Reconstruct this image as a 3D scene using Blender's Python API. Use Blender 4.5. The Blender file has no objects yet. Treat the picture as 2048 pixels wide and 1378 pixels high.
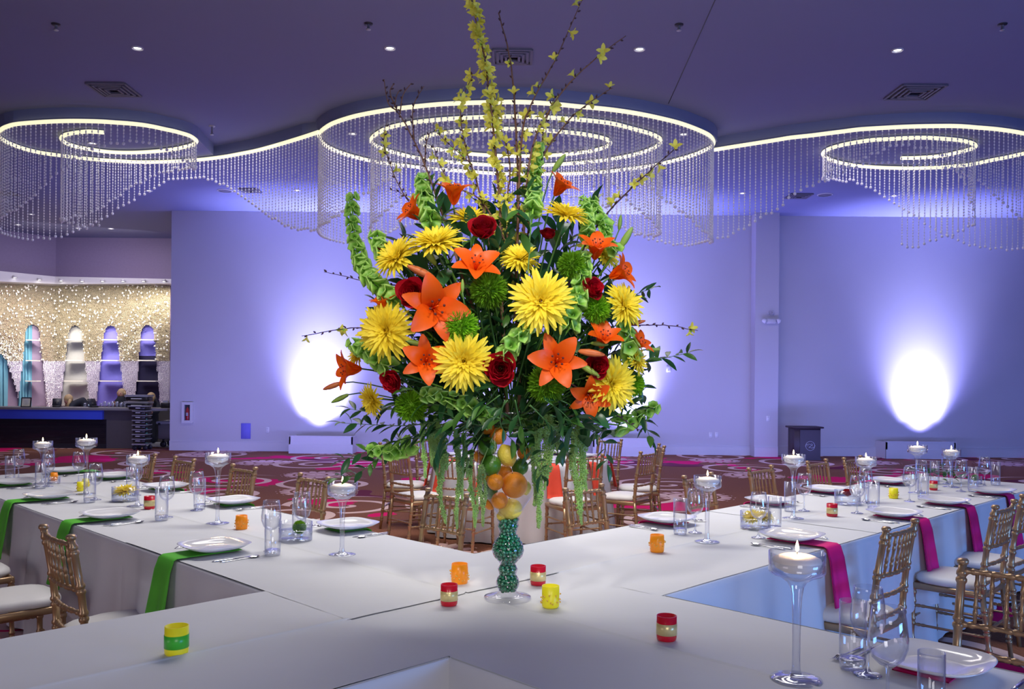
import bpy, math, random
from math import sin, cos, pi, sqrt, atan2, radians
from mathutils import Vector, Matrix, Euler
from mathutils.geometry import tessellate_polygon
random.seed(7)
R = random.Random(11)
SC = bpy.context.scene
COL = SC.collection
# ------------------------------------------------------------------ camera
F, CX, CY, ROLL, EYE = 1725.0, 1024.0, 765.0, 0.0087, 1.57
cam_d = bpy.data.cameras.new('camera'); cam = bpy.data.objects.new('camera', cam_d); COL.objects.link(cam)
cam_d.sensor_fit = 'HORIZONTAL'; cam_d.sensor_width = 36.0; cam_d.lens = 36.0 * F / 2048
cam_d.shift_y = (CY - 689) / 2048; cam_d.clip_start = .05; cam_d.clip_end = 200
cam.location = (0, 0, EYE); cam.rotation_euler = (pi / 2, -ROLL, 0)
SC.camera = cam
# ------------------------------------------------------------------ view, world, light
SC.view_settings.view_transform = 'Standard'; SC.view_settings.look = 'None'
SC.view_settings.exposure = 0.0; SC.view_settings.gamma = 1.0; SC.view_settings.use_curve_mapping = False
SC.cycles.use_denoising = True
SC.cycles.max_bounces = 10; SC.cycles.transparent_max_bounces = 40; SC.cycles.glossy_bounces = 4
SC.cycles.transmission_bounces = 8; SC.cycles.diffuse_bounces = 3; SC.cycles.caustics_reflective = False
SC.cycles.caustics_refractive = False; SC.cycles.sample_clamp_indirect = 4.0
W = bpy.data.worlds.new('ballroom air'); SC.world = W; W.use_nodes = True
W.node_tree.nodes['Background'].inputs[0].default_value = (0.40, 0.40, 0.72, 1)
W.node_tree.nodes['Background'].inputs[1].default_value = 0.22

def light(name, kind, loc, aim, energy, col, size=1.0, size_y=None, spot=None, blend=1.0, radius=.1):
    d = bpy.data.lights.new(name, kind); d.energy = energy; d.color = col
    if kind == 'AREA':
        d.size = size
        if size_y: d.shape = 'RECTANGLE'; d.size_y = size_y
    else:
        d.shadow_soft_size = radius
    if kind == 'SPOT': d.spot_size = radians(spot); d.spot_blend = blend
    o = bpy.data.objects.new(name, d); COL.objects.link(o); o.location = loc
    if aim is not None: o.rotation_euler = (Vector(aim) - Vector(loc)).to_track_quat('-Z', 'Y').to_euler()
    return o
WALL_Y = 19.14
# downlights over the tables (above and behind the frame's top edge); wash and fill lamps are added, not fixtures
light('downlight_bank', 'AREA', (0.0, 6.3, 5.25), (0, 6.3, .8), 118, (1.0, .97, .92), 4.5, 1.2).data.spread = radians(112)
light('downlight_bank', 'AREA', (0, 8.9, 5.28), (0, 8.9, 0), 110, (1.0, .92, .88), 7, 1.0)
light('downlight_bank', 'AREA', (0, 14.5, 5.28), (0, 14.5, 0), 120, (1.0, .92, .92), 14, 2.0)
light('fill_right', 'AREA', (7.0, -1.5, .95), (2.0, 3.5, .35), 370, (.15, .38, 1.0), 3, 1.6)  # added unseen blue lamp that tints the right drapes
light('fill_left', 'AREA', (-6.5, -1.0, .85), (-1.5, 4.0, .4), 45, (1, .84, .92), 3, 1.6)  # added unseen mauve lamp for the left drapes
light('flower_fill', 'SPOT', (.9, -1.0, 4.9), (.0, 3.1, 1.78), 860, (1.0, .95, .84), spot=19, radius=.25)  # both spots are added to brighten the flowers, no real fixture
light('flower_fill', 'SPOT', (-1.6, -.6, 4.9), (.0, 3.1, 1.78), 560, (1.0, .95, .88), spot=20, radius=.25)
light('front_fill', 'AREA', (.3, -1.2, 2.0), (0, 3.2, 1.3), 34, (1.0, .97, .95), 1.2)
light('bar_downlight', 'SPOT', (-9.6, 17.6, 5.1), (-9.6, 20.0, 1.0), 260, (1.0, .93, .88), spot=60, radius=.1)
light('wall_fill', 'AREA', (-.5, 16.4, .12), (-.5, 19.3, 4.6), 270, (.27, .30, 1.0), 15, .3)  # added unseen floor strips that tint the back wall blue
light('wall_fill', 'AREA', (10.0, 16.4, .12), (10.0, 19.3, 4.4), 40, (.12, .24, 1.0), 7, .3)
light('ceiling_glow', 'AREA', (9.0, 5.5, 1.2), (8.0, 8.5, 5.5), 70, (.08, .22, 1.0), 4)  # added unseen lamp that turns the ceiling blue at right
for ux in (-4.26, 2.5, 9.05):
    u_ = light('uplight', 'AREA', (ux, WALL_Y - .26, .42), (ux, WALL_Y - .16, 5.3), 125, (.42, .43, 1.0), .85, .16); u_.data.spread = radians(62)
    light('uplight', 'SPOT', (ux, WALL_Y - .30, .46), (ux, WALL_Y + .10, 5.3), 560, (.30, .29, 1.0), spot=110, radius=.14)
light('uplight', 'SPOT', (-.9, WALL_Y - .6, .3), (-.9, WALL_Y - .3, 5.3), 1100, (.30, .28, 1.0), spot=90, radius=.2)

# ------------------------------------------------------------------ pixel helpers (pixel of the photograph -> point in the room)
def ray(x, y):
    u = (x - CX) / F; v = (CY - y) / F
    return Vector((u * cos(ROLL) - v * sin(ROLL), 1.0, v * cos(ROLL) + u * sin(ROLL)))
def PZ(x, y, z):
    d = ray(x, y); t = (z - EYE) / d.z
    return Vector((d.x * t, t, z))
def PY(x, y, Y):
    d = ray(x, y); return Vector((d.x * Y, Y, EYE + d.z * Y))
def PX(p):
    u, v = p[0] / p[1], (p[2] - EYE) / p[1]
    return CX + F * (u * cos(ROLL) + v * sin(ROLL)), CY - F * (v * cos(ROLL) - u * sin(ROLL))
def lin(c):
    c /= 255.0
    return c / 12.92 if c <= .04045 else ((c + .055) / 1.055) ** 2.4
def rgb(r, g, b): return (lin(r), lin(g), lin(b), 1)

# ------------------------------------------------------------------ materials
def nt(name):
    m = bpy.data.materials.new(name); m.use_nodes = True
    n = m.node_tree.nodes; n.clear(); out = n.new('ShaderNodeOutputMaterial')
    return m, n, m.node_tree.links, out
def mat(name, col, rough=.5, metal=0.0, vary=.08, scale=20, bump=0, bscale=80, spec=.5, emit=None, estr=0, sub=0, trans=0, coat=0, sheen=0):
    m, n, l, out = nt(name)
    b = n.new('ShaderNodeBsdfPrincipled'); l.new(b.outputs[0], out.inputs[0])
    tc = n.new('ShaderNodeTexCoord'); nz = n.new('ShaderNodeTexNoise'); nz.inputs['Scale'].default_value = scale
    l.new(tc.outputs['Object'], nz.inputs['Vector'])
    mx = n.new('ShaderNodeMix'); mx.data_type = 'RGBA'
    mx.inputs[6].default_value = tuple(max(0, c * (1 - vary)) for c in col[:3]) + (1,)
    mx.inputs[7].default_value = tuple(min(1, c * (1 + vary)) for c in col[:3]) + (1,)
    l.new(nz.outputs[0], mx.inputs[0]); l.new(mx.outputs[2], b.inputs['Base Color'])
    b.inputs['Roughness'].default_value = rough; b.inputs['Metallic'].default_value = metal
    b.inputs['Specular IOR Level'].default_value = spec
    if trans: b.inputs['Transmission Weight'].default_value = trans
    if coat: b.inputs['Coat Weight'].default_value = coat
    if sheen: b.inputs['Sheen Weight'].default_value = sheen
    if emit: b.inputs['Emission Color'].default_value = emit; b.inputs['Emission Strength'].default_value = estr
    if bump:
        n2 = n.new('ShaderNodeTexNoise'); n2.inputs['Scale'].default_value = bscale
        bp = n.new('ShaderNodeBump'); bp.inputs['Strength'].default_value = bump; bp.inputs['Distance'].default_value = .01
        l.new(tc.outputs['Object'], n2.inputs['Vector']); l.new(n2.outputs[0], bp.inputs['Height']); l.new(bp.outputs[0], b.inputs['Normal'])
    return m
def leafmat(name, col, rough=.45, tr=.35, vary=.25, scale=8, spec=.4):
    # a thin petal or leaf: diffuse front plus light let through
    m, n, l, out = nt(name)
    b = n.new('ShaderNodeBsdfPrincipled'); t = n.new('ShaderNodeBsdfTranslucent'); ms = n.new('ShaderNodeMixShader')
    tc = n.new('ShaderNodeTexCoord'); nz = n.new('ShaderNodeTexNoise'); nz.inputs['Scale'].default_value = scale
    oi = n.new('ShaderNodeObjectInfo'); ad = n.new('ShaderNodeMath'); ad.operation = 'ADD'
    l.new(tc.outputs['Object'], nz.inputs['Vector'])
    mu = n.new('ShaderNodeMath'); mu.operation = 'MULTIPLY'; mu.inputs[1].default_value = .6
    sb = n.new('ShaderNodeMath'); sb.operation = 'SUBTRACT'; sb.inputs[1].default_value = .3
    l.new(oi.outputs['Random'], mu.inputs[0]); l.new(mu.outputs[0], sb.inputs[0]); l.new(sb.outputs[0], ad.inputs[0]); l.new(nz.outputs[0], ad.inputs[1])
    mx = n.new('ShaderNodeMix'); mx.data_type = 'RGBA'
    mx.inputs[6].default_value = tuple(max(0, c * (1 - vary)) for c in col[:3]) + (1,)
    mx.inputs[7].default_value = tuple(min(1, c * (1 + vary)) for c in col[:3]) + (1,)
    l.new(ad.outputs[0], mx.inputs[0]); l.new(mx.outputs[2], b.inputs['Base Color']); l.new(mx.outputs[2], t.inputs[0])
    b.inputs['Roughness'].default_value = rough; b.inputs['Specular IOR Level'].default_value = spec
    ms.inputs[0].default_value = tr; l.new(b.outputs[0], ms.inputs[1]); l.new(t.outputs[0], ms.inputs[2]); l.new(ms.outputs[0], out.inputs[0])
    return m
def glassmat(name, tint=(1, 1, 1, 1), base=.05, power=3.0, edge=.75, gcol=(.9, .92, 1, 1), dark=(.70, .72, .82, 1)):
    m, n, l, out = nt(name)
    tr = n.new('ShaderNodeBsdfTransparent'); tr.inputs[0].default_value = tint
    gl = n.new('ShaderNodeBsdfGlossy'); gl.inputs['Roughness'].default_value = .03; gl.inputs[0].default_value = gcol
    lw = n.new('ShaderNodeLayerWeight'); lw.inputs[0].default_value = .5
    p = n.new('ShaderNodeMath'); p.operation = 'POWER'; p.inputs[1].default_value = power
    a = n.new('ShaderNodeMath'); a.operation = 'MULTIPLY_ADD'; a.inputs[1].default_value = edge; a.inputs[2].default_value = base; a.use_clamp = True
    ms = n.new('ShaderNodeMixShader')
    tm = n.new('ShaderNodeMix'); tm.data_type = 'RGBA'; tm.inputs[6].default_value = tint; tm.inputs[7].default_value = dark
    p2 = n.new('ShaderNodeMath'); p2.operation = 'POWER'; p2.inputs[1].default_value = 2.2
    l.new(lw.outputs['Facing'], p2.inputs[0]); l.new(p2.outputs[0], tm.inputs[0]); l.new(tm.outputs[2], tr.inputs[0])
    l.new(lw.outputs['Facing'], p.inputs[0]); l.new(p.outputs[0], a.inputs[0]); l.new(a.outputs[0], ms.inputs[0])
    l.new(tr.outputs[0], ms.inputs[1]); l.new(gl.outputs[0], ms.inputs[2]); l.new(ms.outputs[0], out.inputs[0])
    return m
M = {}
M['wall'] = mat('wall paint', (.60, .585, .62, 1), .7, vary=.02, scale=2, bump=.03)
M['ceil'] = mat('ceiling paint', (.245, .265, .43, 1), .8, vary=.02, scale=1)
M['trim'] = mat('white trim', (.68, .67, .70, 1), .5, vary=.02)
M['cloth'] = mat('white table linen', (.70, .71, .73, 1), .75, vary=.05, scale=3, bump=.35, bscale=7, sheen=.1)
M['gold'] = mat('gold lacquered wood', (.42, .27, .14, 1), .34, .55, vary=.15, scale=10, coat=.3)
M['goldtip'] = mat('bright gold ring', (.75, .52, .22, 1), .25, .9, vary=.1)
M['cushion'] = mat('white vinyl cushion', (.78, .76, .74, 1), .5, vary=.04, scale=6, bump=.05, bscale=30)
M['china'] = mat('white china', (.84, .84, .86, 1), .12, vary=.01, coat=.6)
M['steel'] = mat('polished steel', (.72, .72, .75, 1), .16, 1.0, vary=.05)
M['wax'] = mat('white wax', (.90, .86, .82, 1), .45, vary=.02, emit=(1, .75, .55, 1), estr=.10)
M['flame'] = mat('flame', (1, .8, .4, 1), .5, emit=(1, .72, .38, 1), estr=16)
M['wick'] = mat('wick', (.03, .02, .02, 1), .9)
M['glass'] = glassmat('clear glass', base=.05, power=2.6, edge=.65)
M['glass2'] = glassmat('thick clear glass', tint=(.94, .95, .98, 1), base=.12, power=1.7, edge=.7, dark=(.60, .62, .76, 1))
M['vaseglass'] = glassmat('vase glass', tint=(1, 1, 1, 1), base=.035, power=3.4, edge=.8, gcol=(.92, .92, 1, 1), dark=(.36, .34, .60, 1))
M['water'] = glassmat('water', tint=(.93, .96, 1, 1), base=.07, power=2.5, edge=.5)
M['led'] = mat('warm led tube', (.9, .88, .7, 1), .5, emit=(1, .93, .56, 1), estr=1.0)
M['crystal'] = mat('crystal beads', (.95, .95, 1, 1), .22, .0, vary=.03, scale=60, spec=.9)
M['gcrystal'] = mat('gold lit crystal', (.70, .64, .52, 1), .16, .6, vary=.5, scale=14, spec=.9)
M['dark'] = mat('dark plastic', (.02, .02, .03, 1), .4)
M['black'] = mat('black gloss laminate', (.012, .01, .018, 1), .18, vary=.2, coat=.5)
M['grey'] = mat('grey plastic', (.22, .21, .22, 1), .5)
M['taupe'] = mat('taupe laminate', (.10, .09, .10, 1), .4)
M['vent'] = mat('vent paint', (.16, .15, .19, 1), .5)
M['lamp'] = mat('lamp lens', (1, 1, 1, 1), .3, emit=(1, .97, .9, 1), estr=6)
M['bark'] = mat('brown bark', rgb(112, 78, 60), .8, vary=.3, scale=60, bump=.3, bscale=200)
M['barkd'] = mat('dark bark', rgb(70, 45, 50), .8, vary=.3, scale=60)
M['stem'] = mat('green stem', rgb(70, 110, 50), .5, vary=.2)
M['leaf'] = leafmat('dark leaf', rgb(40, 82, 44), .32, .25, vary=.5)
M['leaf2'] = leafmat('mid green leaf', rgb(72, 118, 48), .38, .3, vary=.4)
M['leafb'] = leafmat('broad leaf', rgb(46, 92, 52), .3, .3, vary=.35)
M['bell'] = leafmat('bell green', rgb(160, 214, 84), .5, .5, vary=.25)
def bellmat():
    m, n, l, out = nt('bell calyx green')
    b = n.new('ShaderNodeBsdfPrincipled'); t = n.new('ShaderNodeBsdfTranslucent'); ms = n.new('ShaderNodeMixShader'); ms.inputs[0].default_value = .4
    tc = n.new('ShaderNodeTexCoord'); g = n.new('ShaderNodeMapping'); g.inputs['Scale'].default_value = (46, 46, 0); gr = n.new('ShaderNodeVectorMath'); gr.operation = 'LENGTH'
    l.new(tc.outputs['Object'], g.inputs[0]); l.new(g.outputs[0], gr.inputs[0])
    cr = n.new('ShaderNodeValToRGB'); e = cr.color_ramp.elements; e[0].position = .05; e[0].color = rgb(62, 118, 30); e[1].position = .92; e[1].color = rgb(204, 242, 136)
    x = e.new(.42); x.color = rgb(134, 196, 70)
    l.new(gr.outputs['Value'], cr.inputs[0]); l.new(cr.outputs[0], b.inputs['Base Color']); l.new(cr.outputs[0], t.inputs[0]); b.inputs['Roughness'].default_value = .45
    l.new(b.outputs[0], ms.inputs[1]); l.new(t.outputs[0], ms.inputs[2]); l.new(ms.outputs[0], out.inputs[0]); return m
M['bellcup'] = bellmat()
M['ball'] = leafmat('moss green bloom', rgb(122, 178, 28), .7, .4, vary=.5, scale=30)
M['yellow'] = leafmat('yellow petal', (1.0, .80, .055, 1), .55, .4, vary=.06)
M['yellowc'] = leafmat('deep yellow centre', rgb(240, 190, 20), .6, .3)
M['forsy'] = leafmat('pale yellow blossom', rgb(232, 228, 96), .5, .4, vary=.2)
M['orange'] = leafmat('orange petal', (1.0, .125, .004, 1), .42, .35, vary=.15, scale=12)
M['anther'] = mat('dark anther', rgb(90, 25, 12), .7)
M['red'] = leafmat('red velvet petal', rgb(176, 8, 30), .5, .25, vary=.35)
M['bud'] = leafmat('green bud', rgb(140, 170, 72), .4, .2, vary=.25)
M['budo'] = leafmat('orange bud', rgb(200, 110, 60), .4, .2, vary=.25)
M['ama'] = leafmat('pale green amaranth', rgb(190, 222, 140), .7, .5, vary=.35, scale=30)
M['forange'] = mat('orange peel', rgb(240, 145, 30), .4, vary=.12, bump=.25, bscale=160)
M['flemon'] = mat('lemon peel', rgb(244, 218, 82), .4, vary=.08, bump=.25, bscale=120)
M['flime'] = mat('lime peel', rgb(72, 125, 30), .35, vary=.3, scale=18, bump=.2, bscale=140)
M['gem'] = mat('green glass gem', (.002, .16, .06, 1), .05, vary=.98, scale=90, spec=1, coat=1)
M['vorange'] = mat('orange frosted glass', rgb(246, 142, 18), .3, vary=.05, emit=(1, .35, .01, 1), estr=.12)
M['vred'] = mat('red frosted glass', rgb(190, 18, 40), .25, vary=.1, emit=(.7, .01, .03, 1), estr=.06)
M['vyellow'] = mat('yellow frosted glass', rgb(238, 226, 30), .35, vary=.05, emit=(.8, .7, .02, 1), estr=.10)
M['ribgold'] = mat('gold satin ribbon', rgb(224, 205, 140), .3, .3, vary=.06)
M['ribgreen'] = mat('green satin ribbon', rgb(70, 190, 50), .3, vary=.06)
M['bead'] = mat('amber bead', rgb(250, 196, 90), .15, .2)
M['ngreen'] = mat('green napkin', (.11, .56, .035, 1), .7, vary=.08, scale=4)
M['npink'] = mat('magenta napkin', (.85, .002, .20, 1), .65, vary=.1, scale=4)
M['norange'] = mat('coral napkin', rgb(240, 78, 50), .7, vary=.08)
M['turq'] = mat('turquoise drape', rgb(105, 165, 198), .6, vary=.3, scale=2.0)
M['navy'] = mat('navy panel', rgb(38, 36, 74), .4)
M['bluep'] = mat('blue panel and painted glow', rgb(120, 118, 225), .6)  # for the third arch this colour holds the uplight glow
M['mauvep'] = mat('mauve panel', rgb(140, 125, 160), .6)
M['greyp'] = mat('pale grey panel', rgb(175, 178, 186), .6)
M['skin'] = mat('skin', rgb(225, 170, 150), .5)
M['hair'] = mat('blond hair', rgb(205, 175, 130), .6, vary=.3, scale=40)
M['shirt'] = mat('dark shirt', rgb(40, 44, 58), .8)
M['paper'] = mat('cream paper', rgb(225, 222, 200), .7)
M['ext'] = mat('red cylinder', rgb(190, 25, 35), .3)
M['silver'] = mat('silver paint', (.5, .5, .55, 1), .3, .6)
M['bluereflect'] = mat('painted blue reflection', rgb(62, 84, 222), .2, vary=.5, scale=.6, coat=.4)  # blue reflection on the black gloss, put into the base colour
M['darkwood'] = mat('dark stained wood', rgb(52, 36, 42), .5, vary=.25, scale=6)
M['fringe'] = mat('lilac crystal', (.70, .68, .95, 1), .2, .1, vary=.2, scale=30)
M['backgold'] = mat('beige backing net', rgb(176, 160, 140), .7, vary=.1)
M['backsil'] = mat('lilac backing net', rgb(178, 172, 205), .7, vary=.06)
M['screen'] = mat('cooler screen', rgb(60, 140, 180), .3, vary=.8, scale=9, emit=(.12, .5, .7, 1), estr=.5)

def carpet():
    m, n, l, out = nt('patterned carpet')
    b = n.new('ShaderNodeBsdfPrincipled'); l.new(b.outputs[0], out.inputs[0]); b.inputs['Roughness'].default_value = .95
    b.inputs['Specular IOR Level'].default_value = .1
    tc = n.new('ShaderNodeTexCoord')
    def math(op, a, bb=None, c=None):
        q = n.new('ShaderNodeMath'); q.operation = op
        for i, v in enumerate((a, bb, c)):
            if v is None: continue
            if isinstance(v, (int, float)): q.inputs[i].default_value = v
            else: l.new(v, q.inputs[i])
        return q.outputs[0]
    def cell(scale, off):
        mp = n.new('ShaderNodeMapping'); mp.inputs['Location'].default_value = off; l.new(tc.outputs['Object'], mp.inputs[0])
        mp.inputs['Scale'].default_value = (scale, scale, 0)
        v = n.new('ShaderNodeTexVoronoi'); v.inputs['Scale'].default_value = 1; v.inputs['Randomness'].default_value = .75
        v.voronoi_dimensions = '2D'
        l.new(mp.outputs[0], v.inputs['Vector'])
        s = n.new('ShaderNodeVectorMath'); s.operation = 'SUBTRACT'; l.new(mp.outputs[0], s.inputs[0]); l.new(v.outputs['Position'], s.inputs[1])
        sp = n.new('ShaderNodeSeparateXYZ'); l.new(s.outputs[0], sp.inputs[0])
        th = math('ARCTAN2', sp.outputs[1], sp.outputs[0]); return v.outputs['Distance'], th, v.outputs['Color']
    # spirals
    r, th, _ = cell(.46, (0.3, 0.1, 0))
    t = math('ADD', math('MULTIPLY', th, 1 / (2 * pi)), math('MULTIPLY', r, 4.6))
    fr = math('FRACT', t)
    sw = math('MULTIPLY', math('LESS_THAN', fr, .24), math('LESS_THAN', r, .40))
    # flowers
    r2, th2, _ = cell(.36, (4.7, 2.2, 0))
    pet = math('MULTIPLY_ADD', math('ABSOLUTE', math('SINE', math('MULTIPLY', th2, 9))), .08, .13)
    fl = math('MULTIPLY', math('LESS_THAN', r2, pet), math('GREATER_THAN', math('ABSOLUTE', math('SINE', math('MULTIPLY', r2, 48))), .35))
    # magenta patches
    nz = n.new('ShaderNodeTexNoise'); nz.inputs['Scale'].default_value = .5; nz.inputs['Detail'].default_value = 4; l.new(tc.outputs['Object'], nz.inputs['Vector'])
    mg = math('GREATER_THAN', nz.outputs[0], .575)
    nz3 = n.new('ShaderNodeTexNoise'); nz3.inputs['Scale'].default_value = .33; l.new(tc.outputs['Object'], nz3.inputs['Vector'])
    pu = math('GREATER_THAN', nz3.outputs[0], .60)
    nf = n.new('ShaderNodeTexNoise'); nf.inputs['Scale'].default_value = 60; l.new(tc.outputs['Object'], nf.inputs['Vector'])
    def mix(f, c1, c2):
        x = n.new('ShaderNodeMix'); x.data_type = 'RGBA'
        l.new(f, x.inputs[0])
        for i, c in ((6, c1), (7, c2)):
            if isinstance(c, tuple): x.inputs[i].default_value = c
            else: l.new(c, x.inputs[i])
        return x.outputs[2]
    c = mix(nf.outputs[0], rgb(104, 66, 50), rgb(156, 104, 80))
    c = mix(pu, c, rgb(112, 44, 66))
    c = mix(mg, c, rgb(226, 26, 104))
    c = mix(fl, c, rgb(228, 190, 184))
    c = mix(sw, c, rgb(232, 200, 190))
    l.new(c, b.inputs['Base Color'])
    return m
M['carpet'] = carpet()

# ------------------------------------------------------------------ mesh builder
class MB:
    def __init__(s): s.v = []; s.f = []
    def add(s, vs, fs, mx=None):
        o = len(s.v)
        s.v += [tuple(mx @ Vector(p)) for p in vs] if mx is not None else [tuple(p) for p in vs]
        s.f += [tuple(i + o for i in f) for f in fs]
    def box(s, c, d, mx=None, ch=0):
        x, y, z = d[0] / 2, d[1] / 2, d[2] / 2
        if ch <= 0:
            vs = [(c[0] + i * x, c[1] + j * y, c[2] + k * z) for i in (-1, 1) for j in (-1, 1) for k in (-1, 1)]
            s.add(vs, [(0, 1, 3, 2), (4, 6, 7, 5), (0, 4, 5, 1), (2, 3, 7, 6), (0, 2, 6, 4), (1, 5, 7, 3)], mx)
        else:
            P = [(-x + ch, -y), (x - ch, -y), (x, -y + ch), (x, y - ch), (x - ch, y), (-x + ch, y), (-x, y - ch), (-x, -y + ch)]
            rings = [(-z, 1), (z, 1)]
            vs = []
            for zz, in_ in ((-z, ch), (-z + ch, 0), (z - ch, 0), (z, ch)):
                for px, py in P:
                    fx = (x - in_) / x; fy = (y - in_) / y
                    vs.append((c[0] + px * fx, c[1] + py * fy, c[2] + zz))
            fs = [tuple(range(7, -1, -1)), tuple(range(24, 32))]
            for r in range(3):
                for i in range(8):
                    j = (i + 1) % 8; fs.append((r * 8 + i, r * 8 + j, r * 8 + 8 + j, r * 8 + 8 + i))
            s.add(vs, fs, mx)
    def lathe(s, prof, n=16, mx=None, cap0=False, cap1=False):
        vs = []; fs = []
        for r, z in prof:
            for i in range(n):
                a = 2 * pi * i / n; vs.append((r * cos(a), r * sin(a), z))
        for k in range(len(prof) - 1):
            for i in range(n):
                j = (i + 1) % n; fs.append((k * n + i, k * n + j, (k + 1) * n + j, (k + 1) * n + i))
        if cap0: fs.append(tuple(range(n - 1, -1, -1)))
        if cap1: fs.append(tuple(range((len(prof) - 1) * n, len(prof) * n)))
        s.add(vs, fs, mx)
    def tube(s, pts, rad, n=6, mx=None, closed=False, cap=True):
        pts = [Vector(p) for p in pts]; N = len(pts)
        if not hasattr(rad, '__len__'): rad = [rad] * N
        vs = []; fs = []; up = None
        for i, p in enumerate(pts):
            if closed: t = pts[(i + 1) % N] - pts[i - 1]
            else: t = pts[min(i + 1, N - 1)] - pts[max(i - 1, 0)]
            if t.length < 1e-9: t = Vector((0, 0, 1))
            t.normalize()
            if up is None:
                up = Vector((0, 0, 1)) if abs(t.z) < .9 else Vector((1, 0, 0))
            a = t.cross(up); 
            if a.length < 1e-6: a = t.orthogonal()
            a.normalize(); b = a.cross(t); up = b.copy() if abs(t.z) >= .9 or up.z < .99 else up
            for k in range(n):
                q = 2 * pi * k / n; vs.append(p + rad[i] * (cos(q) * a + sin(q) * b))
        for i in range(N if closed else N - 1):
            for k in range(n):
                j = (k + 1) % n; i2 = (i + 1) % N
                fs.append((i * n + k, i * n + j, i2 * n + j, i2 * n + k))
        if cap and not closed:
            fs.append(tuple(range(n - 1, -1, -1))); fs.append(tuple(range((N - 1) * n, N * n)))
        s.add(vs, fs, mx)
    def ball(s, c, r, n=8, m=5, mx=None, sz=1.0):
        prof = [(max(1e-4, r * sin(pi * i / m)), -r * sz * cos(pi * i / m)) for i in range(m + 1)]
        T = Matrix.Translation(Vector(c)); s.lathe(prof, n, (mx @ T) if mx is not None else T)
    def octa(s, c, r, h):
        x, y, z = c
        s.add([(x + r, y, z), (x, y + r, z), (x - r, y, z), (x, y - r, z), (x, y, z + h), (x, y, z - h)],
              [(0, 1, 4), (1, 2, 4), (2, 3, 4), (3, 0, 4), (1, 0, 5), (2, 1, 5), (3, 2, 5), (0, 3, 5)])
    def grid(s, fn, nu, nv, mx=None):
        vs = [fn(i / nu, j / nv) for j in range(nv + 1) for i in range(nu + 1)]
        fs = [(j * (nu + 1) + i, j * (nu + 1) + i + 1, (j + 1) * (nu + 1) + i + 1, (j + 1) * (nu + 1) + i) for j in range(nv) for i in range(nu)]
        s.add(vs, fs, mx)
    def slab(s, poly, z0, z1):
        n = len(poly); vs = [(p[0], p[1], z0) for p in poly] + [(p[0], p[1], z1) for p in poly]
        tri = tessellate_polygon([[Vector((p[0], p[1], 0)) for p in poly]])
        fs = [tuple(t) for t in tri] + [tuple(i + n for i in t) for t in tri]
        fs += [(i, (i + 1) % n, n + (i + 1) % n, n + i) for i in range(n)]
        s.add(vs, fs)
    def mesh(s, name, m, smooth=True):
        me = bpy.data.meshes.new(name); me.from_pydata(s.v, [], s.f)
        if m is not None: me.materials.append(m)
        if smooth and s.f: me.polygons.foreach_set('use_smooth', [True] * len(me.polygons))
        me.update(); return me
    def build(s, name, m, parent=None, smooth=True, loc=None, norm=False):
        me = s.mesh(name, m, smooth)
        if norm:
            import bmesh
            bm = bmesh.new(); bm.from_mesh(me); bmesh.ops.recalc_face_normals(bm, faces=bm.faces); bm.to_mesh(me); bm.free()
        return put(name, me, parent, loc)
KIDS = {}
def put(name, me, parent=None, loc=None, rot=None):
    o = bpy.data.objects.new(name, me); COL.objects.link(o)
    if parent is not None: o.parent = parent; KIDS.setdefault(parent.name, []).append(o)
    if loc is not None: o.location = loc
    if rot is not None: o.rotation_euler = rot
    return o
def sharp(o, ang=.6):
    # keep creases crisp on smooth-shaded hard goods
    try: o.data.set_sharp_from_angle(angle=ang)
    except Exception: pass
    return o
def tag(o, label, cat, group=None, kind=None):
    if label: o['label'] = label
    if cat: o['category'] = cat
    if group: o['group'] = group
    if kind: o['kind'] = kind
    return o
def thing(name, label, cat, loc=(0, 0, 0), rz=0, group=None, rot=None):
    o = bpy.data.objects.new(name, None); COL.objects.link(o); o.empty_display_size = .05
    o.location = loc; o.rotation_euler = rot if rot is not None else (0, 0, rz)
    return tag(o, label, cat, group)
def copy_tree(o, parent=None):
    c = o.copy(); COL.objects.link(c)
    if parent is not None: c.parent = parent; KIDS.setdefault(parent.name, []).append(c)
    for ch in list(KIDS.get(o.name, ())): copy_tree(ch, c)
    return c
def dup(o, loc, label=None, rz=None, rot=None, scale=None, group=None):
    c = copy_tree(o); c.location = loc
    if rz is not None: c.rotation_euler = (0, 0, rz)
    if rot is not None: c.rotation_euler = rot
    if scale is not None: c.scale = (scale,) * 3 if not hasattr(scale, '__len__') else scale
    if label: c['label'] = label
    if group: c['group'] = group
    return c
class Proto:
    """first use moves the prototype, later uses copy it"""
    def __init__(s, o): s.o = o; s.used = False
    def at(s, loc, label, rz=0, rot=None, scale=None, group=None):
        if s.used: return dup(s.o, loc, label, rz if rot is None else None, rot, scale if scale is not None else 1.0, group)
        s.used = True; o = s.o; o.location = loc; o.rotation_euler = rot if rot is not None else (0, 0, rz)
        if scale is not None: o.scale = (scale,) * 3 if not hasattr(scale, '__len__') else scale
        o['label'] = label
        if group: o['group'] = group
        return o
def struct(name, mb, m, smooth=False, norm=True, parent=None):
    o = mb.build(name, m, parent, smooth, norm=norm)
    if parent is None: o['kind'] = 'structure'
    return o
# ================================================================== ROOM
ZL = 5.32                                   # underside of the lowered ceiling
ZU = 5.50                                   # upper ceiling
mb = MB(); mb.box((0, 11.0, -.06), (60, 30, .12)); struct('floor', mb, M['carpet'])
# pale tile strip behind the bar, seen between the rack and the cart
mb = MB(); a = PZ(262, 894, 0); b = PZ(350, 894, 0)
mb.box(((a.x + b.x) / 2 + .2, a.y + 1.9, .004), (1.9, 3.6, .008)); struct('floor_service', mb, M['greyp'])
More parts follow.
